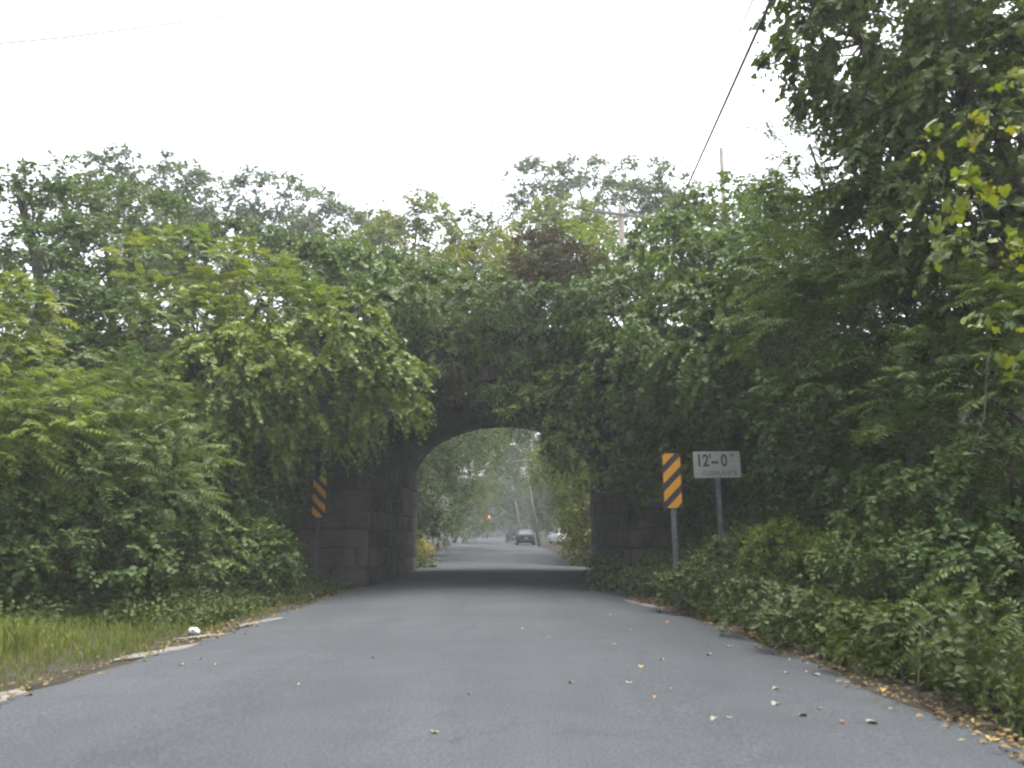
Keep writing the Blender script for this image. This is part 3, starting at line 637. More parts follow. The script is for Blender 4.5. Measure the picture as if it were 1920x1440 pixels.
# ------------------------------------------------------------------ right side
plant('bittersweet_vine', 'heavy vine of glossy leaves hanging down over the right abutment', 'vine',
      [B(1150,590,18.4,90,80), B(1190,700,17.8,90,80), B(1100,740,18.3,55,60,.6), B(1085,810,18.2,42,60,.45), B(1150,800,18,70,60,.6), B(1130,860,18.2,35,40,.4), B(1260,775,17.2,90,40)],
      M['broad'], 'vine', OVATE, .12, .32, 1.25, 9, 8, .38, base=(4, 18.6), trunk_r=.05, stems='vine', big=160, big_size=.15, big_mat=M['grape'], part='leaf_curtain')
plant('climbing_vine', 'tall green bank of vine leaves rising behind the clearance sign', 'vine',
      [B(1290,620,16.8,110,90), B(1350,520,17.2,110,80), B(1260,470,19,90,60), B(1390,660,15.2,110,90), B(1330,720,15.8,100,70), B(1430,560,15.6,90,90), B(1460,760,15.4,90,45)],
      M['grape'], 'vine', HEART, .115, .34, 1.2, 8, 8, .4, base=(6, 17), trunk_r=.05, stems='vine', big=260, big_size=.13, part='leaf_bank')
plant('skyline_tree', 'leafy tree on the right bank with the cable passing before it', 'tree',
      [B(1310,410,24,75,40), B(1290,450,23,85,45), B(1400,375,23,70,45), B(1410,430,21,90,60)], M['broad'], 'simple', KITE, .15, .42, .95, 9, 8, .5, base=(7.5, 22.5), trunk_r=.12)
plant('ailanthus_tree', 'slender tree with long feathery fronds leaning out against the sky', 'tree',
      [B(1470,300,14,60,35), B(1530,270,13.6,80,50), B(1560,360,13,90,70), B(1500,400,14,80,60), B(1630,330,12.6,90,60)], M['sumac'], 'frond', SLIM, rs=.4, cover=.8, per=7, m=11, L=.7, lsize=.2, base=(6.8, 13.6), trunk_r=.07)
plant('ailanthus_tree', 'green feathery tree of heaven thicket on the right bank', 'tree',
      [B(1560,510,12,110,80), B(1660,470,11.4,110,90), B(1590,620,11.6,120,70), B(1710,590,10.6,120,80), B(1490,640,13,80,70), B(1800,560,10,110,90)], M['sumac'], 'frond', SLIM, rs=.36, cover=1.05, per=8, m=10, L=.58, lsize=.22, base=(7, 12.2), trunk_r=.07)
plant('vine_covered_tree', 'tall dark tree wrapped in vines rising out of the top of the view', 'tree',
      [B(1620,80,11.5,120,110), B(1740,40,10.5,130,110), B(1560,150,12,70,80), B(1700,190,11,120,110), B(1860,60,10,120,120), B(1800,200,10,120,120), B(1540,20,12,70,60), B(1750,-120,10.5,250,80), B(1620,330,11.4,60,70), B(1900,330,9.4,100,130), B(1790,400,9.8,110,110), B(1920,180,9.6,110,130), B(1720,300,10.6,120,90), B(1880,500,9,110,100), B(1940,-40,9.6,160,130)],
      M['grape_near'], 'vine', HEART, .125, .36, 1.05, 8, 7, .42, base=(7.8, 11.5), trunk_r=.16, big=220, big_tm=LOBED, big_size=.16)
plant('hanging_vine', 'lobed vine leaves trailing against the white sky by the cable', 'vine',
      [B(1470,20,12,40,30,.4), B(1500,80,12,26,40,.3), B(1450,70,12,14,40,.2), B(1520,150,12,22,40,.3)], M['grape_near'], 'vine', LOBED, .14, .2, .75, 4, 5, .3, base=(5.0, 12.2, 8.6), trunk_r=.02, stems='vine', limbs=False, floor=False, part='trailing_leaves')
plant('grape_vine', 'yellowing lobed vine leaves hanging nearest the driver on the right', 'vine',
      [B(1770,330,6.6,50,60,.3), B(1850,310,6.4,60,70,.3), B(1840,420,6.4,50,40,.25), B(1900,210,6.5,40,60,.3), B(1890,420,6.2,40,60,.25), B(1840,640,6.6,40,20,.2)],
      M['grape_yellow'], 'vine', LOBED, .075, .2, .3, 2, 4, .3, base=(4.6, 7.2), trunk_r=.02, stems='vine', limbs=True, big=46, big_tm=LOBED, big_size=.108, part='small_leaves')
plant('bank_shrub', 'dark green shrub under the feathery thicket, right of the clearance sign', 'shrub',
      [B(1560,760,12.2,110,60), B(1520,840,13.4,60,50), B(1650,720,11,120,70), B(1620,840,11.4,90,50)], M['dark'], 'simple', OVATE, .12, .34, .95, 9, 8, .4, base=(6.6, 13), trunk_r=.06)
plant('bank_shrub', 'large layered shrub with long arching branches on the right bank', 'shrub',
      [B(1780,720,9.2,110,80), B(1880,780,8.4,110,90), B(1760,830,9.4,100,50), B(1920,640,8.4,110,100)], M['sumac'], 'frond', SLIM, rs=.32, cover=.95, per=8, m=9, L=.48, lsize=.26, base=(6.6, 9.6), trunk_r=.06)
plant('bank_shrub', 'shrub at the bank foot with leaves catching light over the weeds', 'shrub',
      [B(1740,950,9,90,50), B(1840,930,8.4,90,70), B(1660,960,9.8,70,35), B(1900,880,8,80,60)], M['dark'], 'simple', OVATE, .09, .26, 1.1, 9, 8, .3, base=(5.6, 9.2), trunk_r=.04)
plant('fern_like_sumac', 'bluish feathery sumac seedling by the road edge among the weeds', 'plant',
      [B(1690,1180,6.8,50,35,.25), B(1760,1170,6.8,45,45,.25)], M['sumac'], 'frond', SLIM, rs=.2, cover=.8, per=3, m=8, L=.28, lsize=.24, base=(3.6, 6.9), trunk_r=.015, stems='vine')
plant('fern_like_sumac', 'larger feathery sumac seedling arching out at the right bank foot', 'plant',
      [B(1880,1080,6.4,55,50,.3), B(1900,1150,6.2,40,40,.3)], M['sumac'], 'frond', SLIM, rs=.2, cover=.8, per=3, m=8, L=.3, lsize=.24, base=(4.0, 6.4), trunk_r=.015, stems='vine')


# thickets that fill the embankment top between the crowns
for lab, bl, mt, bs in (
    ('dark thicket on the embankment behind the locust thicket', [B(430,480,24,110,55), B(540,520,23.5,90,60), B(330,490,24,90,60)], 'dark', (-9.5, 23.5, 6.1)),
    ('green thicket on the embankment left of the arch, below the misty trees', [B(700,530,25,80,55), B(620,500,25.5,80,50), B(780,540,25,80,50)], 'broad', (-4.6, 25.5, 6.1)),
    ('green thicket on the embankment right over the arch crown', [B(860,530,25.5,80,50), B(950,540,25,80,55), B(930,490,26,60,40)], 'far_yellow', (-.9, 25.5, 6.1)),
    ('leafy thicket on the embankment behind the bright yellow green bush', [B(1150,520,25,100,55), B(1260,515,24,85,55), B(1050,490,25.5,60,50)], 'broad', (4.2, 25, 6.1)),
    ('dense thicket on the right bank beneath the skyline tree', [B(1380,480,20,110,80), B(1470,500,18,90,80), B(1500,440,17,90,60)], 'dark', (7.4, 19.6)),
    ('dark thicket under the vine wrapped tree on the right bank', [B(1720,420,13,120,90), B(1840,520,12,130,110), B(1900,420,12,110,110), B(1660,560,13,110,80), B(1900,640,10.6,120,90)], 'dark', (10, 12.5)),
    ('deep thicket on the embankment behind the tall dark skyline tree', [B(80,560,26.5,120,80), B(210,570,27,120,70), B(330,570,27,110,70)], 'dark', (-14, 26.5, 6.1)),
    ('deep thicket on the embankment behind the mound of vine leaves', [B(460,570,27,110,65), B(580,570,27,100,60), B(690,580,26.8,80,50)], 'broad', (-7.5, 26.8, 6.1)),
    ('low thicket on the far edge of the bridge', [B(800,595,26.8,90,45), B(930,595,26.8,90,45), B(1040,590,26.8,80,50)], 'dark', (-.6, 26.8, 6.1)),
    ('deep thicket on the far side of the right embankment', [B(1160,585,26,90,55), B(1270,580,25.5,90,60), B(1390,590,24,90,60)], 'broad', (5.4, 25.8, 6.1)),
    ('deep thicket at the back of the feathery right bank trees', [B(1560,580,18,110,80), B(1680,590,16.5,110,80), B(1800,600,15.5,110,80), B(1900,560,15,110,90)], 'dark', (10.5, 16.5)),
    ('tall dense thicket behind the vine wrapped tree at the top of the view', [B(1640,80,15,120,110), B(1760,160,14.5,130,120), B(1880,80,14,130,130), B(1880,260,14,120,120), B(1700,260,15,110,90)], 'dark', (9.6, 15)),
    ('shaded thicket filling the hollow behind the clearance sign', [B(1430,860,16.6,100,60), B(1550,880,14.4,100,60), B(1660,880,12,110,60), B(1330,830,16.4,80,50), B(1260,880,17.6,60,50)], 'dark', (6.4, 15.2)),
    ):
    plant('thicket', lab, 'thicket', bl, M[mt], 'simple', KITE, .15, .42, 1.15, 9, 8, .48, base=bs, trunk_r=.06)


WG = 'leafy weed bushes along the right bank'
for lab, bl, mt in (
    ('rounded weed bush crowding the foot of the clearance sign post', [B(1400,1040,13.2,55,30,.4), B(1345,1052,13.4,42,24,.3)], 'weed'),
    ('yellowish weed bush right of the clearance sign post', [B(1470,1030,12,55,34,.45), B(1530,1050,11.4,45,28,.4)], 'locust'),
    ('dull green weed bush hiding the foot of the striped marker', [B(1285,1095,13.0,34,26,.25), B(1255,1112,13.1,26,18,.2), B(1330,1090,12.6,44,30,.35)], 'weed'),
    ('weed bush spilling onto the road edge before the right abutment', [B(1160,1085,17.4,34,24,.4), B(1205,1090,16.2,36,26,.4), B(1130,1075,18.2,22,18,.3)], 'weed'),
    ('tall weed bush in the middle of the right bank', [B(1580,1070,9.8,60,45,.4), B(1640,1040,9.4,60,45,.4)], 'broad'),
    ('dark weed bush in front of the right bank shrubs', [B(1720,1060,8.4,60,45,.4), B(1790,1050,8,60,50,.4)], 'dark'),
    ('weed bush leaning over the leaf litter at the right road edge', [B(1500,1160,8.9,50,34,.35), B(1430,1130,10,50,34,.35)], 'weed'),
    ('low broad leaved weed bush beside the sumac seedling', [B(1625,1190,7.4,40,30,.3), B(1850,1200,6.0,45,40,.3)], 'weed'),
    ):
    plant('weed_bush', lab, 'bush', bl, M[mt], 'simple', OVATE, .075, .2, 1.25, 8, 7, .26, trunk_r=.02, group=WG, stems='vine', floor=False)
plant('wall_ivy', 'ivy strands clinging to the left abutment beside its striped marker', 'vine', [B(655,850,18.75,45,40,.25), B(610,835,18.7,45,26,.25), B(700,830,18.85,22,40,.2), B(520,930,18,36,60,.4), B(515,1010,17.6,36,50,.4)], M['dark'], 'vine', OVATE, .09, .24, 1.0, 7, 7, .3, base=(-5, 18.7), trunk_r=.02, stems='vine', part='ivy_leaves')
# ------------------------------------------------------------------ weeds, grass, litter
def weeds_mesh():
    fo = Fol(); n = 8500
    x = rng.uniform(2.7, 8.2, n); y = rng.uniform(3.6, 19.0, n); k = []
    for i in range(n):
        r = lerp_tab(RR, y[i]) + (.06 if y[i] > 9 else .26) + .08 * math.sin(y[i] * 2.1)
        d = x[i] - r
        k.append(d > 0 and rng.random() < min(1, .65 + d))
    k = np.array(k); x, y = x[k], y[k]; n = len(x)
    z = np.array([terrain_h(a, b) for a, b in zip(x, y)]); r = np.array([lerp_tab(RR, b) for b in y])
    cl = .5 + .25 * np.sin(x * 2.3 + np.sin(y * 1.7) * 1.4) * np.sin(y * 1.9 + x) + .25 * np.sin(x * 4.1 - y * 2.9) 
    h = np.clip(.22 + .34 * (x - r) + np.where(y > 10.5, .25, 0), .18, .8) * rng.uniform(.45, 1.2, n) * (.45 + 1.0 * cl)
    tall = rng.random(n) < .05; h[tall] *= 1.7
    Bp = np.stack([x, y, z - .02], 1); d = nrm(np.stack([rng.normal(size=n) * .32 - .12, rng.normal(size=n) * .32, np.ones(n)], 1))
    fo.sticks(Bp, Bp + d * h[:, None], .004, .002)
    kind = np.floor((np.sin(x * 1.7 + y * .9) + np.sin(y * 1.3 - x * .8) + 2.0) + rng.normal(size=n) * .5)
    for q, (tmpl, m, sz) in enumerate(((SLIM, 13, .12), (OVATE, 9, .085), (KITE, 10, .07), (HEART, 6, .10))):
        sel = np.clip(kind, 0, 3) == q
        shoots(fo, tmpl, Bp[sel], d[sel], h[sel], m, sz, droop=.1, spread=1.0, nup=.8, nout=.1, njit=.55, hang=.15)
    return fo
fo = weeds_mesh(); TRI[0] += fo.tris()
tag(link('roadside_weeds', fo.mesh('roadside_weeds', M['weed'])), 'dense knee high weeds covering the bank right of the road', 'weeds', kind='stuff')
def left_weeds():
    fo = Fol(); n = 10000
    x = np.concatenate([rng.uniform(-10.5, -3.6, n - 4000), rng.uniform(-6.6, -3.5, 4000)]); y = np.concatenate([rng.uniform(7, 19.2, n - 4000), rng.uniform(11, 19, 4000)])
    l = np.array([lerp_tab(RL, b) for b in y]); d_ = l - x
    k = (d_ > np.where(y < 10.5, 1.9, np.where(y < 14.5, .45, .12))) & (d_ < 5); x, y = x[k], y[k]; n = len(x)
    z = np.array([terrain_h(a, b) for a, b in zip(x, y)]); h = rng.uniform(.2, .55, n) * np.clip((np.array([lerp_tab(RL, b) for b in y]) - x) * .8, .3, 1)
    Bp = np.stack([x, y, z - .02], 1); d = nrm(np.stack([rng.normal(size=n) * .25, rng.normal(size=n) * .25, np.ones(n)], 1))
    shoots(fo, KITE, Bp, d, h, 10, .085, droop=.05, spread=1.0, nup=1.0, nout=.1, njit=.35, hang=.1)
    return fo
fo = left_weeds(); TRI[0] += fo.tris()
tag(link('undergrowth', fo.mesh('undergrowth', M['weed'])), 'low leafy undergrowth behind the grass at the left bank foot', 'undergrowth', kind='stuff')

def bank_cover():
    fo = Fol(); n = 13000
    x = np.where(rng.random(n) < .5, rng.uniform(-18, -5, n), rng.uniform(3.6, 16, n)); y = rng.uniform(6, 31, n)
    z = np.array([terrain_h(a, b) for a, b in zip(x, y)]); k = (z > .45) & ((z > .9) | (x < 0)); x, y, z = x[k], y[k], z[k]; n = len(x)
    gx = np.array([terrain_h(a + .2, b) - terrain_h(a - .2, b) for a, b in zip(x, y)]) / .4; gy = np.array([terrain_h(a, b + .2) - terrain_h(a, b - .2) for a, b in zip(x, y)]) / .4
    N = nrm(np.stack([-np.clip(gx, -2, 2), -np.clip(gy, -2, 2), np.ones(n)], 1)); d = nrm(N * .8 + rdir(n) * .7)
    shoots(fo, KITE, np.stack([x, y, z - .03], 1), d, rng.uniform(.25, .5, n), 8, .12, droop=.5)
    return fo
fo = bank_cover(); TRI[0] += fo.tris()
tag(link('ground_ivy', fo.mesh('ground_ivy', M['dark'])), 'leafy ground cover carpeting the embankment slopes', 'ivy', kind='stuff')
def grass():
    n = 42000
    x = rng.uniform(-9.5, -3.6, n); y = rng.uniform(5.0, 18.2, n)
    l = np.array([lerp_tab(RL, b) for b in y]); d = l - .12 - x + .15 * np.sin(y * 3.1)
    k = (d > 0) & (d < 4.6) & (rng.random(n) < np.clip(.35 + d * 1.2, 0, 1)) & (d < (19.2 - y) * .8)
    x, y, d = x[k], y[k], d[k]; n = len(x)
    z = np.array([terrain_h(a, b) for a, b in zip(x, y)])
    clump = .6 + .6 * np.abs(np.sin(x * 1.9 + np.sin(y * 1.3)) * np.cos(y * 1.1 - x * .6))
    h = np.clip(.06 + .15 * d, .06, .32) * rng.uniform(.5, 1.25, n) * clump
    a = rng.uniform(0, 2 * np.pi, n); lean = rng.uniform(.15, .7, n)
    dx, dy = np.cos(a) * lean, np.sin(a) * lean; w = rng.uniform(.003, .006, n); px, py = -np.sin(a) * w, np.cos(a) * w
    V = np.zeros((n, 5, 3))
    V[:, 0] = np.stack([x - px, y - py, z - .01], 1); V[:, 1] = np.stack([x + px, y + py, z - .01], 1)
    V[:, 2] = np.stack([x + px * .8 + dx * h * .35, y + py * .8 + dy * h * .35, z + h * .62], 1); V[:, 3] = np.stack([x - px * .8 + dx * h * .35, y - py * .8 + dy * h * .35, z + h * .62], 1)
    V[:, 4] = np.stack([x + dx * h * 1.1, y + dy * h * 1.1, z + h * .95], 1)
    t = np.array([(0,1,2),(0,2,3),(3,2,4)]); T = (t[None] + (np.arange(n) * 5)[:, None, None]).reshape(-1, 3)
    TRI[0] += len(T)
    return mesh_np('grass', V.reshape(-1, 3), T, M['grass'])
tag(link('grass', grass()), 'tall unmown grass on the verge left of the road', 'grass', kind='stuff')
fo = Fol(); n = 3800
y = rng.uniform(4.2, 18.5, n); sd = rng.random(n) < .6
e = np.array([lerp_tab(RR, b) if s else lerp_tab(RL, b) for b, s in zip(y, sd)])
off = rng.normal(.12, .16, n); dens = .35 + .65 * np.clip(np.sin(y * 1.25 + 1) + .3, 0, 1)
k = rng.random(n) < dens; y, sd, e, off = y[k], sd[k], e[k], off[k]; n = len(y)
x = np.where(sd, e + off, e - off)
P = np.stack([x, y, np.array([max(terrain_h(a, b), .0) + .012 for a, b in zip(x, y)]) + rng.uniform(.0, .03, n)], 1)
inside = off < 0; P[inside, 2] += .008
a = rng.uniform(0, 6.28, n)
fo.leaves(OVATE, P, np.stack([np.cos(a), np.sin(a), rng.normal(size=n) * .2], 1), np.stack([rng.normal(size=n) * .35, rng.normal(size=n) * .35, np.ones(n)], 1), rng.uniform(.02, .06, n))
tag(link('leaf_litter', fo.mesh('leaf_litter', M['litter'])), 'dry leaf litter gathered along both road edges', 'leaf litter', kind='stuff'); TRI[0] += fo.tris()

# single fallen leaves lying on the asphalt
fl = {}
def fl_mat(k, c): return plain('fallen leaf ' + k, c, .7, spec=.15, var=.2, scale=40)
FL = {'pale': (fl_mat('pale', (.17,.165,.12)), 'pale dry fallen leaf lying on the asphalt'), 'yellow': (fl_mat('yellow', (.24,.175,.05)), 'yellow fallen leaf lying on the asphalt'),
      'orange': (fl_mat('orange', (.24,.115,.045)), 'orange fallen leaf lying on the asphalt'), 'brown': (fl_mat('brown', (.14,.075,.045)), 'dark brown curled fallen leaf lying on the asphalt'),
      'gold': (fl_mat('gold', (.30,.21,.04)), 'large golden fallen leaf at the road edge below the weeds')}
for k, (mt, lb) in FL.items():
    fl[k] = mesh_np('fallen_leaf', LOBED[0] * np.array([1, 1, 2.2]) - np.array([0, .4, 0]), LOBED[1], mt)
spots = [(1180,1286,'pale',.075),(1329,1229,'orange',.08),(1202,1255,'yellow',.07),(1241,1240,'yellow',.06),(1453,1322,'pale',.085),(1338,1354,'pale',.07),(1368,1351,'pale',.05),(1505,1343,'brown',.08),
         (1530,1263,'pale',.08),(1636,1354,'pale',.095),(1454,1292,'pale',.07),(1475,1261,'pale',.05),(1513,1258,'yellow',.05),(1364,1211,'yellow',.06),(1372,1212,'yellow',.05),(1422,1214,'yellow',.07),(1250,1167,'orange',.10),
         (1070,1287,'orange',.06),(815,1384,'yellow',.07),(1152,1212,'orange',.055),(980,1184,'yellow',.05),(340,1247,'pale',.06),(405,1248,'pale',.05),(375,1236,'pale',.05),(1256,1297,'pale',.04),(1228,1313,'orange',.045),
         (1580,1355,'brown',.05),(1536,1329,'brown',.05),(55,1300,'brown',.07),(1185,1183,'pale',.06),(1145,1155,'pale',.06),(1030,1200,'brown',.05),(700,1240,'brown',.04),(560,1290,'pale',.035),(880,1310,'brown',.04),(620,1180,'yellow',.05),
         (1862,1381,'gold',.11),(1905,1379,'gold',.10),(1567,1249,'gold',.09),(1598,1262,'gold',.08),(1655,1290,'gold',.07)]
for px, py, k, s in spots:
    g = gnd(px, py, .03); o = link('fallen_leaf', fl[k]); z = max(road_z(g.x, g.y), terrain_h(g.x, g.y)) + .012
    o.location = (g.x, g.y, z); s *= .68; o.scale = (s, s, s); o.rotation_euler = (random.uniform(-.2, .2), random.uniform(-.2, .2), random.uniform(0, 6.28))
    tag(o, FL[k][1], 'leaf', 'fallen leaves on the road')
g = gnd(363, 1187, .03); pm = bmesh.new(); bmesh.ops.create_icosphere(pm, subdivisions=2, radius=.055)
for v in pm.verts: v.co *= random.uniform(.65, 1.25)
me = bpy.data.meshes.new('paper'); pm.to_mesh(me); pm.free(); me.materials.append(M['paper'])
o = link('crumpled_paper', me, loc=(g.x, g.y, .055)); o.scale = (1.3, 1, .8); tag(o, 'crumpled white paper litter on the left road edge', 'litter')

# ------------------------------------------------------------------ signs
def text_mesh(txt, size, mat, bold=0.0, sx=1.0):
    cu = bpy.data.curves.new('lettering', 'FONT'); cu.body = txt; cu.size = size; cu.align_x = 'CENTER'; cu.align_y = 'CENTER'; cu.offset = bold; cu.extrude = .001
    t = bpy.data.objects.new('tmp', cu); COL.objects.link(t); bpy.context.view_layer.update()
    me = bpy.data.meshes.new_from_object(t.evaluated_get(bpy.context.evaluated_depsgraph_get())); bpy.data.objects.remove(t)
    me.materials.clear(); me.materials.append(mat)
    me.transform(Matrix.Rotation(R(90), 4, 'X') @ Matrix.Diagonal((sx, 1, 1, 1)))
    return me
def rounded(w, h, r, n=4):
    P = []
    for cx, cz, a0 in ((w/2-r, h/2-r, 0), (-w/2+r, h/2-r, 90), (-w/2+r, -h/2+r, 180), (w/2-r, -h/2+r, 270)):
        for k in range(n + 1):
            a = R(a0 + 90 * k / n); P.append((cx + r * math.cos(a), cz + r * math.sin(a)))
    return P
def clip_poly(P, a, b, c):
    """keep a*x+b*z<=c"""
    out = []
    for i in range(len(P)):
        p, q = P[i], P[(i + 1) % len(P)]; dp, dq = a * p[0] + b * p[1] - c, a * q[0] + b * q[1] - c
        if dp <= 0: out.append(p)
        if dp * dq < 0: t = dp / (dp - dq); out.append((p[0] + (q[0] - p[0]) * t, p[1] + (q[1] - p[1]) * t))
    return out
def marker(loc, zc, sgn, label, mat_a, mat_post, yaw=0, tilt=0):
    base = Vector((loc[0], loc[1], terrain_h(*loc) - .1)); root = empty('object_marker', base, label, 'sign', 'striped object markers'); root.rotation_euler = (0, R(tilt), R(yaw))
    z0 = zc - base.z
    pb = MB(); pb.box((0, .03, (z0 + .4) / 2), (.05, .03, z0 + .4)); pb.box((-.035, .02, (z0 + .4) / 2), (.012, .02, z0 + .4)); pb.box((.035, .02, (z0 + .4) / 2), (.012, .02, z0 + .4)); pb.build('post', mat_post, root)
    W, Hh = .305, .914; out = rounded(W, Hh, .04)
    pn = MB(); pn.poly([(x, .004, z + z0) for x, z in out], Vector((0, -.006, 0))); panel = pn.build('panel', M['black'], root)
    inn = rounded(W - .012, Hh - .012, .036); p = .2165
    for c in (.475, .175, -.125, -.425):
        q = clip_poly(inn, -sgn * .7071, .7071, (c + .083) * .7071); q = clip_poly(q, sgn * .7071, -.7071, -(c - .083) * .7071)
        if len(q) >= 3:
            st = MB(); st.poly([(x, -.0045, z + z0) for x, z in q], Vector((0, -.0008, 0))); st.build('stripe', mat_a, panel)
    for bz in (.3, -.3):
        bt = MB(); bt.tube([(0, -.004, z0 + bz), (0, -.009, z0 + bz)], .01, 8); bt.build('bolt', M['steel'], panel)
    return root
pm_ = at(1263, 901, 13.4); marker((pm_.x, pm_.y), pm_.z, 1, 'amber and black striped marker on a steel post left of the clearance sign', M['amber'], M['steel'], tilt=-.6)
pm_ = at(597, 932, 18.3); marker((pm_.x, pm_.y), pm_.z, -1, 'shade-toned amber and black striped marker in the shade before the left abutment', M['amber_shaded'], M['dullpost'], tilt=.5)
ps = at(1349, 871, 13.9); base = Vector((ps.x, ps.y, terrain_h(ps.x, ps.y) - .1))
cs = empty('clearance_sign', base, 'white clearance sign reading 12 feet 0 inches on a thin steel post', 'sign'); cs.rotation_euler = (0, R(-1.2), R(6)); z0 = ps.z - base.z
pb = MB(); pb.box((0, .03, (z0 + .2) / 2), (.05, .03, z0 + .2)); pb.box((-.035, .02, (z0 + .2) / 2), (.012, .02, z0 + .2)); pb.box((.035, .02, (z0 + .2) / 2), (.012, .02, z0 + .2)); pb.build('post', M['steel'], cs)
pn = MB(); pn.poly([(x, .004, z + z0) for x, z in rounded(.84, .457, .033)], Vector((0, -.006, 0))); panel = pn.build('panel', M['white'], cs)
for txt, x, z, sz, bd, mt, sx in (("12'", -.235, .06, .29, .007, 'letter', .80), ("-", -.035, .06, .29, .009, 'letter', 1.35), ("0", .13, .06, .29, .007, 'letter', .80), ('"', .275, .09, .24, .002, 'letter_faded', .9), ('CLEARANCE', .04, -.15, .115, .001, 'letter_faded', .98)):
    link('lettering', text_mesh(txt, sz, M[mt], bd, sx), panel, (x, -.0045, z0 + z))

# ------------------------------------------------------------------ utility poles, cables
def pole(base, top, r0, r1, label, arm=None, arm_len=2.4, arm_dir=(1, 0, 0), arm_drop=.3, transformer=False, mat='wood', armmat='wood_pale', insul=True, name='utility_pole'):
    base, top = Vector(base), Vector(top); root = empty(name, base, label, 'pole', 'utility poles'); ax = (top - base)
    MB().tube([(0, 0, 0), ax * .5, ax], [r0, (r0 + r1) / 2, r1], 10).build('shaft', M[mat], root, smooth=True)
    for q in (arm or []):
        c = ax - ax.normalized() * q; ad = Vector(arm_dir).normalized(); m = MB(); rot = ad.to_track_quat('X', 'Z').to_matrix()
        cc = c + Vector((0, -.13, 0)); m.box(cc, (arm_len, .09, .11), rot, .008); a = m.build('crossarm', M[armmat], root)
        if insul:
            for s in (-.46, -.3, .3, .46):
                p = cc + ad * arm_len * s; MB().tube([p + Vector((0, 0, .05)), p + Vector((0, 0, .10)), p + Vector((0, 0, .13)), p + Vector((0, 0, .2))], [.015, .05, .035, .03], 6).build('insulator', M['dullpost'], a)
    if transformer:
        c = ax - ax.normalized() * 1.25 + Vector((-.33, -.1, 0)); d = ax.normalized()
        t = MB().tube([c - d * .45, c - d * .44, c + d * .40, c + d * .47], [.22, .25, .25, .16], 12).build('transformer', M['transformer'], root, smooth=False)
        MB().tube([c + d * .45, c + d * .58, c + d * .72], [.05, .07, .03], 6).build('bushing', M['dullpost'], t)
    return root
bA = gnd(981, 1016); bA = Vector((bA.x, 98, 0)); tA = at(957, 887, 98); bA.x = at(980, 1000, 98).x
pole(bA, tA, .15, .10, 'leaning wooden pole behind the dark parked sedan', arm=[.35], arm_len=2.0, arm_dir=(1, 0, .1), armmat='wood')
tB = at(983, 860, 70); bB = Vector((at(1011, 1005, 70).x, 70, 0))
pole(bB, tB, .17, .11, 'leaning wooden pole with grey transformer beside the dark parked sedan', arm=[.15], arm_len=2.05, arm_dir=(1, 0, .09), transformer=True)
tC = at(1164, 388, 31); pole((tC.x + .25, 31.2, terrain_h(tC.x, 31.2)), tC, .15, .11, 'grey pole top with a long crossarm rising from the trees above the bridge', arm=[.38], arm_len=2.5, arm_dir=(1, .15, -.06), armmat='wood')
tD = at(1352, 277, 30); pole((tD.x + .1, 30.5, terrain_h(tD.x, 30.5)), tD, .15, .085, 'bare pole tip poking above the right bank trees')
def cable(pts, r, label, group='overhead cables'):
    pts = [Vector(p) for p in pts]; m = MB(); P = []
    for a, b in zip(pts, pts[1:]):
        for k in range(8): P.append(a.lerp(b, k / 8))
    P.append(pts[-1]); m.tube(P, r, 6); tag(m.build('overhead_cable', M['wire'], smooth=True), label, 'cable', group)
def ext(a, b, k): return b + (b - a) * k
a, b = at(1235, 470, 31), at(1430, 35, 11); cable([a, b, ext(a, b, .7)], .026, 'thick overhead cable slanting up past the hanging vine leaves')
a, b = at(1250, 390, 31), at(1409, 5, 11); cable([a, b, ext(a, b, .7)], .013, 'thin overhead wire running beside the thick cable')
a, mid, b = at(-200, 100, 14), at(125, 70, 14), at(660, 1, 14); cable([a, mid, at(400, 34, 14), b, ext(mid, b, .6)], .011, 'thin wire crossing the white sky above the road')
a, b = at(150, 358, 26), at(505, 324, 26); cable([at(-100, 384, 26), a, b, ext(a, b, 1.9)], .014, 'thin wire passing before the hazy trees left of the arch')

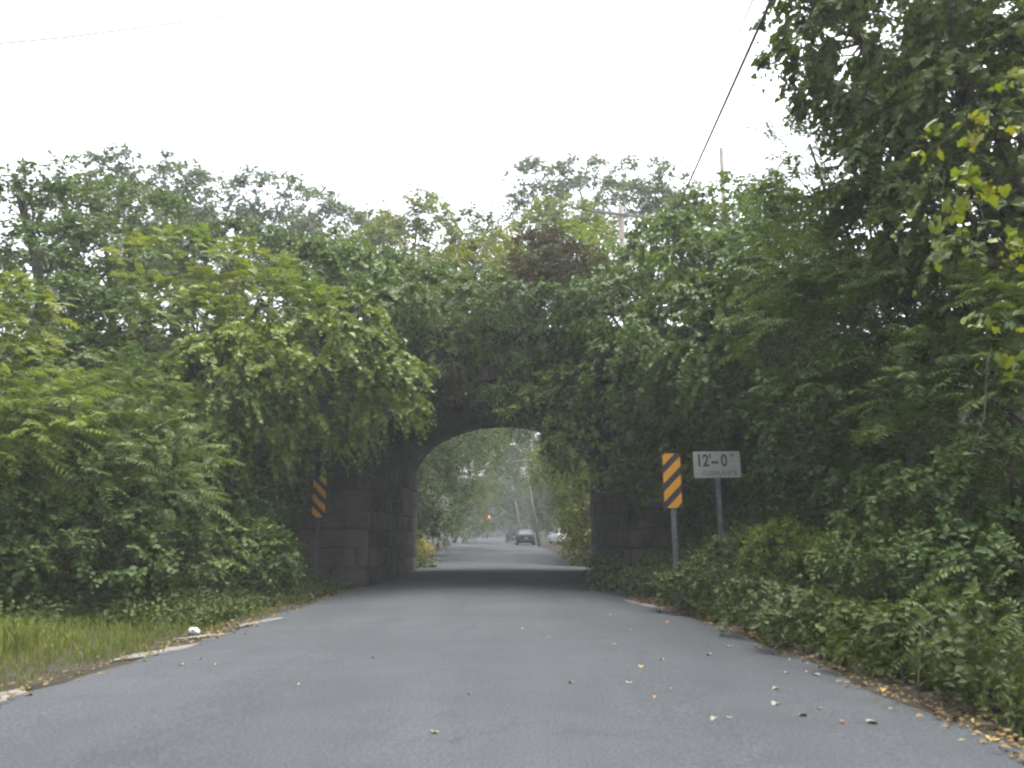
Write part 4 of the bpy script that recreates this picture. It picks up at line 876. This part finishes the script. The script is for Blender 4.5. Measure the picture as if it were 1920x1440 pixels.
# ------------------------------------------------------------------ things beyond the arch
def car(loc, yaw, paint, label, suv=False, scale=1.0):
    root = empty('parked_car', loc, label, 'car', 'cars parked beyond the arch'); root.rotation_euler = (0, 0, yaw); root.scale = (scale,) * 3
    hz = 1.75 if suv else 1.42
    def ring(y, w0, w1, z0, z1): return [(-w0, y, z0), (-w1, y, (z0 + z1) / 2), (-w1 * .97, y, z1 - .06), (-w1 * .88, y, z1), (w1 * .88, y, z1), (w1 * .97, y, z1 - .06), (w1, y, (z0 + z1) / 2), (w0, y, z0)]
    bz = 1.0 if suv else .93
    MB().loft([ring(-2.3, .72, .78, .38, bz - .08), ring(-2.2, .80, .88, .24, bz), ring(-1.2, .82, .91, .2, bz + .03), ring(.9, .82, .91, .2, bz), ring(2.0, .80, .86, .24, .82), ring(2.3, .68, .74, .36, .72)]).build('body', paint, root, smooth=False)
    def cab(y, w, z): return [(-w, y, z), (w, y, z)]
    r0, r1, f1, f0 = (-2.15, -1.95, .35, 1.05) if suv else (-1.75, -1.05, .3, 1.1)
    zb = bz + .01
    cabn = MB(); v = [(-.80, r0, zb), (.80, r0, zb), (.80, f0, zb), (-.80, f0, zb), (-.60, r1, hz), (.60, r1, hz), (.60, f1, hz), (-.60, f1, hz)]
    vs = [cabn.bm.verts.new(p) for p in v]
    for f in ((0,1,2,3),(4,5,6,7),(0,1,5,4),(2,3,7,6),(0,3,7,4),(1,2,6,5)): cabn.bm.faces.new([vs[i] for i in f])
    cabin = cabn.build('cabin', paint, root)
    V = [Vector(p) for p in v]
    def pane(i, j, k, l, name):
        q = [V[i], V[j], V[k], V[l]]; c = sum(q, Vector()) / 4; nn = (q[1] - q[0]).cross(q[3] - q[0]).normalized()
        if nn.dot(c - Vector((0, -.3, 1.1))) < 0: nn = -nn
        m = MB(); m.poly([c + (p - c) * .84 + nn * .004 for p in q], nn * .006); m.build(name, M['glass'], cabin)
    pane(0, 1, 5, 4, 'rear_window'); pane(2, 3, 7, 6, 'windscreen'); pane(0, 3, 7, 4, 'side_window'); pane(1, 2, 6, 5, 'side_window')
    for x in (-.78, .78):
        for y in (-1.4, 1.4):
            s = 1 if x > 0 else -1
            w = MB().tube([(x - s * .1, y, .32), (x - s * .09, y, .32), (x + s * .09, y, .32), (x + s * .1, y, .32)], [.27, .32, .32, .27], 16).build('wheel', M['rubber'], root, smooth=False)
            MB().tube([(x + s * .09, y, .32), (x + s * .112, y, .32)], [.2, .18], 10).build('rim', M['rim'], w)
        MB().box((x * .86, -2.27, bz - .2), (.26, .08, .16), bev=.02).build('tail_light', M['lens_red'], root)
        MB().box((x * .84, 2.22, .62), (.3, .1, .12), bev=.02).build('headlight', M['white'], root)
        MB().box((x * 1.24, .75, bz + .1), (.16, .1, .12), bev=.02).build('mirror', paint, root)
    MB().box((0, -2.31, .42), (1.5, .14, .18), bev=.04).build('bumper', M['rubber'] if suv else paint, root)
    MB().box((0, -2.33, .66), (.32, .03, .16)).build('licence_plate', M['white'], root)
    return root
g = at(985, 1021, 74); car((g.x, 76, .03), R(2), M['car_dark'], 'dark sedan parked facing away beside the leaning transformer pole')
g = at(958, 1010, 96); car((g.x + .3, 97, .03), R(4), M['car_grey'], 'slate grey car parked partly behind the dark sedan', suv=True)
g = at(1046, 998, 78); car((g.x + .5, 80, terrain_h(g.x + .5, 80) - .02), R(12), M['car_white'], 'white car half hidden by shrubs beyond the arch')
g = at(1006, 1010, 69); rt = empty('marker_stake', (g.x, 69, 0), 'short white stake leaning at the foot of the transformer pole', 'stake')
MB().tube([(0, 0, -.1), (-.06, 0, .5), (-.16, 0, 1.15)], .05, 8).build('stake', M['white'], rt); MB().box((-.17, -.03, 1.1), (.12, .02, .14), bev=.01).build('cap', M['white'], rt)
g = at(822, 1003, 52); rt = empty('small_sign', (g.x, 52, terrain_h(g.x, 52)), 'small white sign on a post at the left roadside beyond the arch', 'sign')
MB().tube([(0, .03, 0), (0, .03, g.z - terrain_h(g.x, 52) + .1)], .025, 6).build('post', M['dullpost'], rt); MB().box((0, 0, g.z - terrain_h(g.x, 52)), (.26, .015, .34), bev=.004).build('panel', M['white'], rt)
g = at(917, 970, 135); rt = empty('traffic_signal', (g.x + 5, 135, 0), 'far traffic signal showing red above the end of the road', 'traffic light')
MB().tube([(0, 0, 0), (0, 0, g.z + 1.2)], [.12, .08], 8).build('pole', M['steel'], rt); MB().tube([(0, 0, g.z + 1.0), (-5, 0, g.z + 1.0)], [.07, .05], 6).build('arm', M['steel'], rt)
hd = MB().box((-5, -.1, g.z - .33), (.4, .3, 1.15), bev=.04).build('signal_head', M['car_dark'], rt)
lm, n_, l_, b_ = new_mat('lit red lamp'); b_.inputs['Base Color'].default_value = (.5, .02, .01, 1); b_.inputs['Emission Color'].default_value = (1, .10, .04, 1); b_.inputs['Emission Strength'].default_value = 6
for k, mt in enumerate((lm, M['dullpost'], M['dullpost'])):
    MB().tube([(-5, -.25, g.z - .35 * k), (-5, -.27, g.z - .35 * k)], .15, 12).build('lamp', mt, hd)
# goldenrod by the left tunnel exit, shrubs at the exit
plant('goldenrod', 'yellow flowering goldenrod at the far left corner of the arch', 'plant', [B(788,1022,29,5,9,.15), B(796,1034,29,9,12,.2)], M['goldenrod'], 'simple', SLIM, .09, .13, 1.0, 5, 6, .2, base=(-3.3, 29), trunk_r=.015, stems='vine', floor=False, part='flowers')
plant('exit_shrub', 'green shrub beside the goldenrod at the arch exit', 'shrub', [B(790,1058,28.8,16,18,.4), B(770,1030,30,20,30,.5)], M['broad'], 'simple', KITE, .10, .26, 1.2, 8, 7, .3, base=(-3.6, 29.2), trunk_r=.03, floor=False)
plant('exit_shrub', 'tall yellow green shrub crowding the right side of the arch exit', 'shrub', [B(1090,960,31,28,60,.8), B(1075,900,33,35,50,.9), B(1095,1030,30.5,26,30,.6), B(1072,995,36,22,26,.6)], M['far_yellow'], 'simple', KITE, .12, .34, 1.2, 9, 8, .36, base=(3.3, 31.5), trunk_r=.05, floor=False)
plant('exit_shrub', 'leafy shrub crowding the left side of the arch exit', 'shrub', [B(790,930,34,30,60,.9), B(800,990,36,34,30,.9), B(815,880,36,40,40,.9)], M['far'], 'simple', KITE, .13, .36, 1.1, 9, 8, .4, base=(-4.6, 35), trunk_r=.05, floor=False)

# ------------------------------------------------------------------ air
hb = MB(); hb.box((0, 120, 17.5), (240, 320, 39)); hz = hb.build('haze', None)  # thin haze volume, also standing in for the veil of windscreen glare
hm = bpy.data.materials.new('haze air'); hm.use_nodes = True; hm.node_tree.nodes.clear()
ho = hm.node_tree.nodes.new('ShaderNodeOutputMaterial'); hv = hm.node_tree.nodes.new('ShaderNodeVolumePrincipled')
hv.inputs['Color'].default_value = (.93, .97, 1, 1); hv.inputs['Density'].default_value = .0011; hv.inputs['Anisotropy'].default_value = 0
hm.node_tree.links.new(hv.outputs[0], ho.inputs['Volume']); hz.data.materials.append(hm)
tag(hz, 'thin pale haze, also standing in for windscreen glare', 'haze', kind='stuff')
print('FOLIAGE TRIS', TRI[0], 'stones', nst)
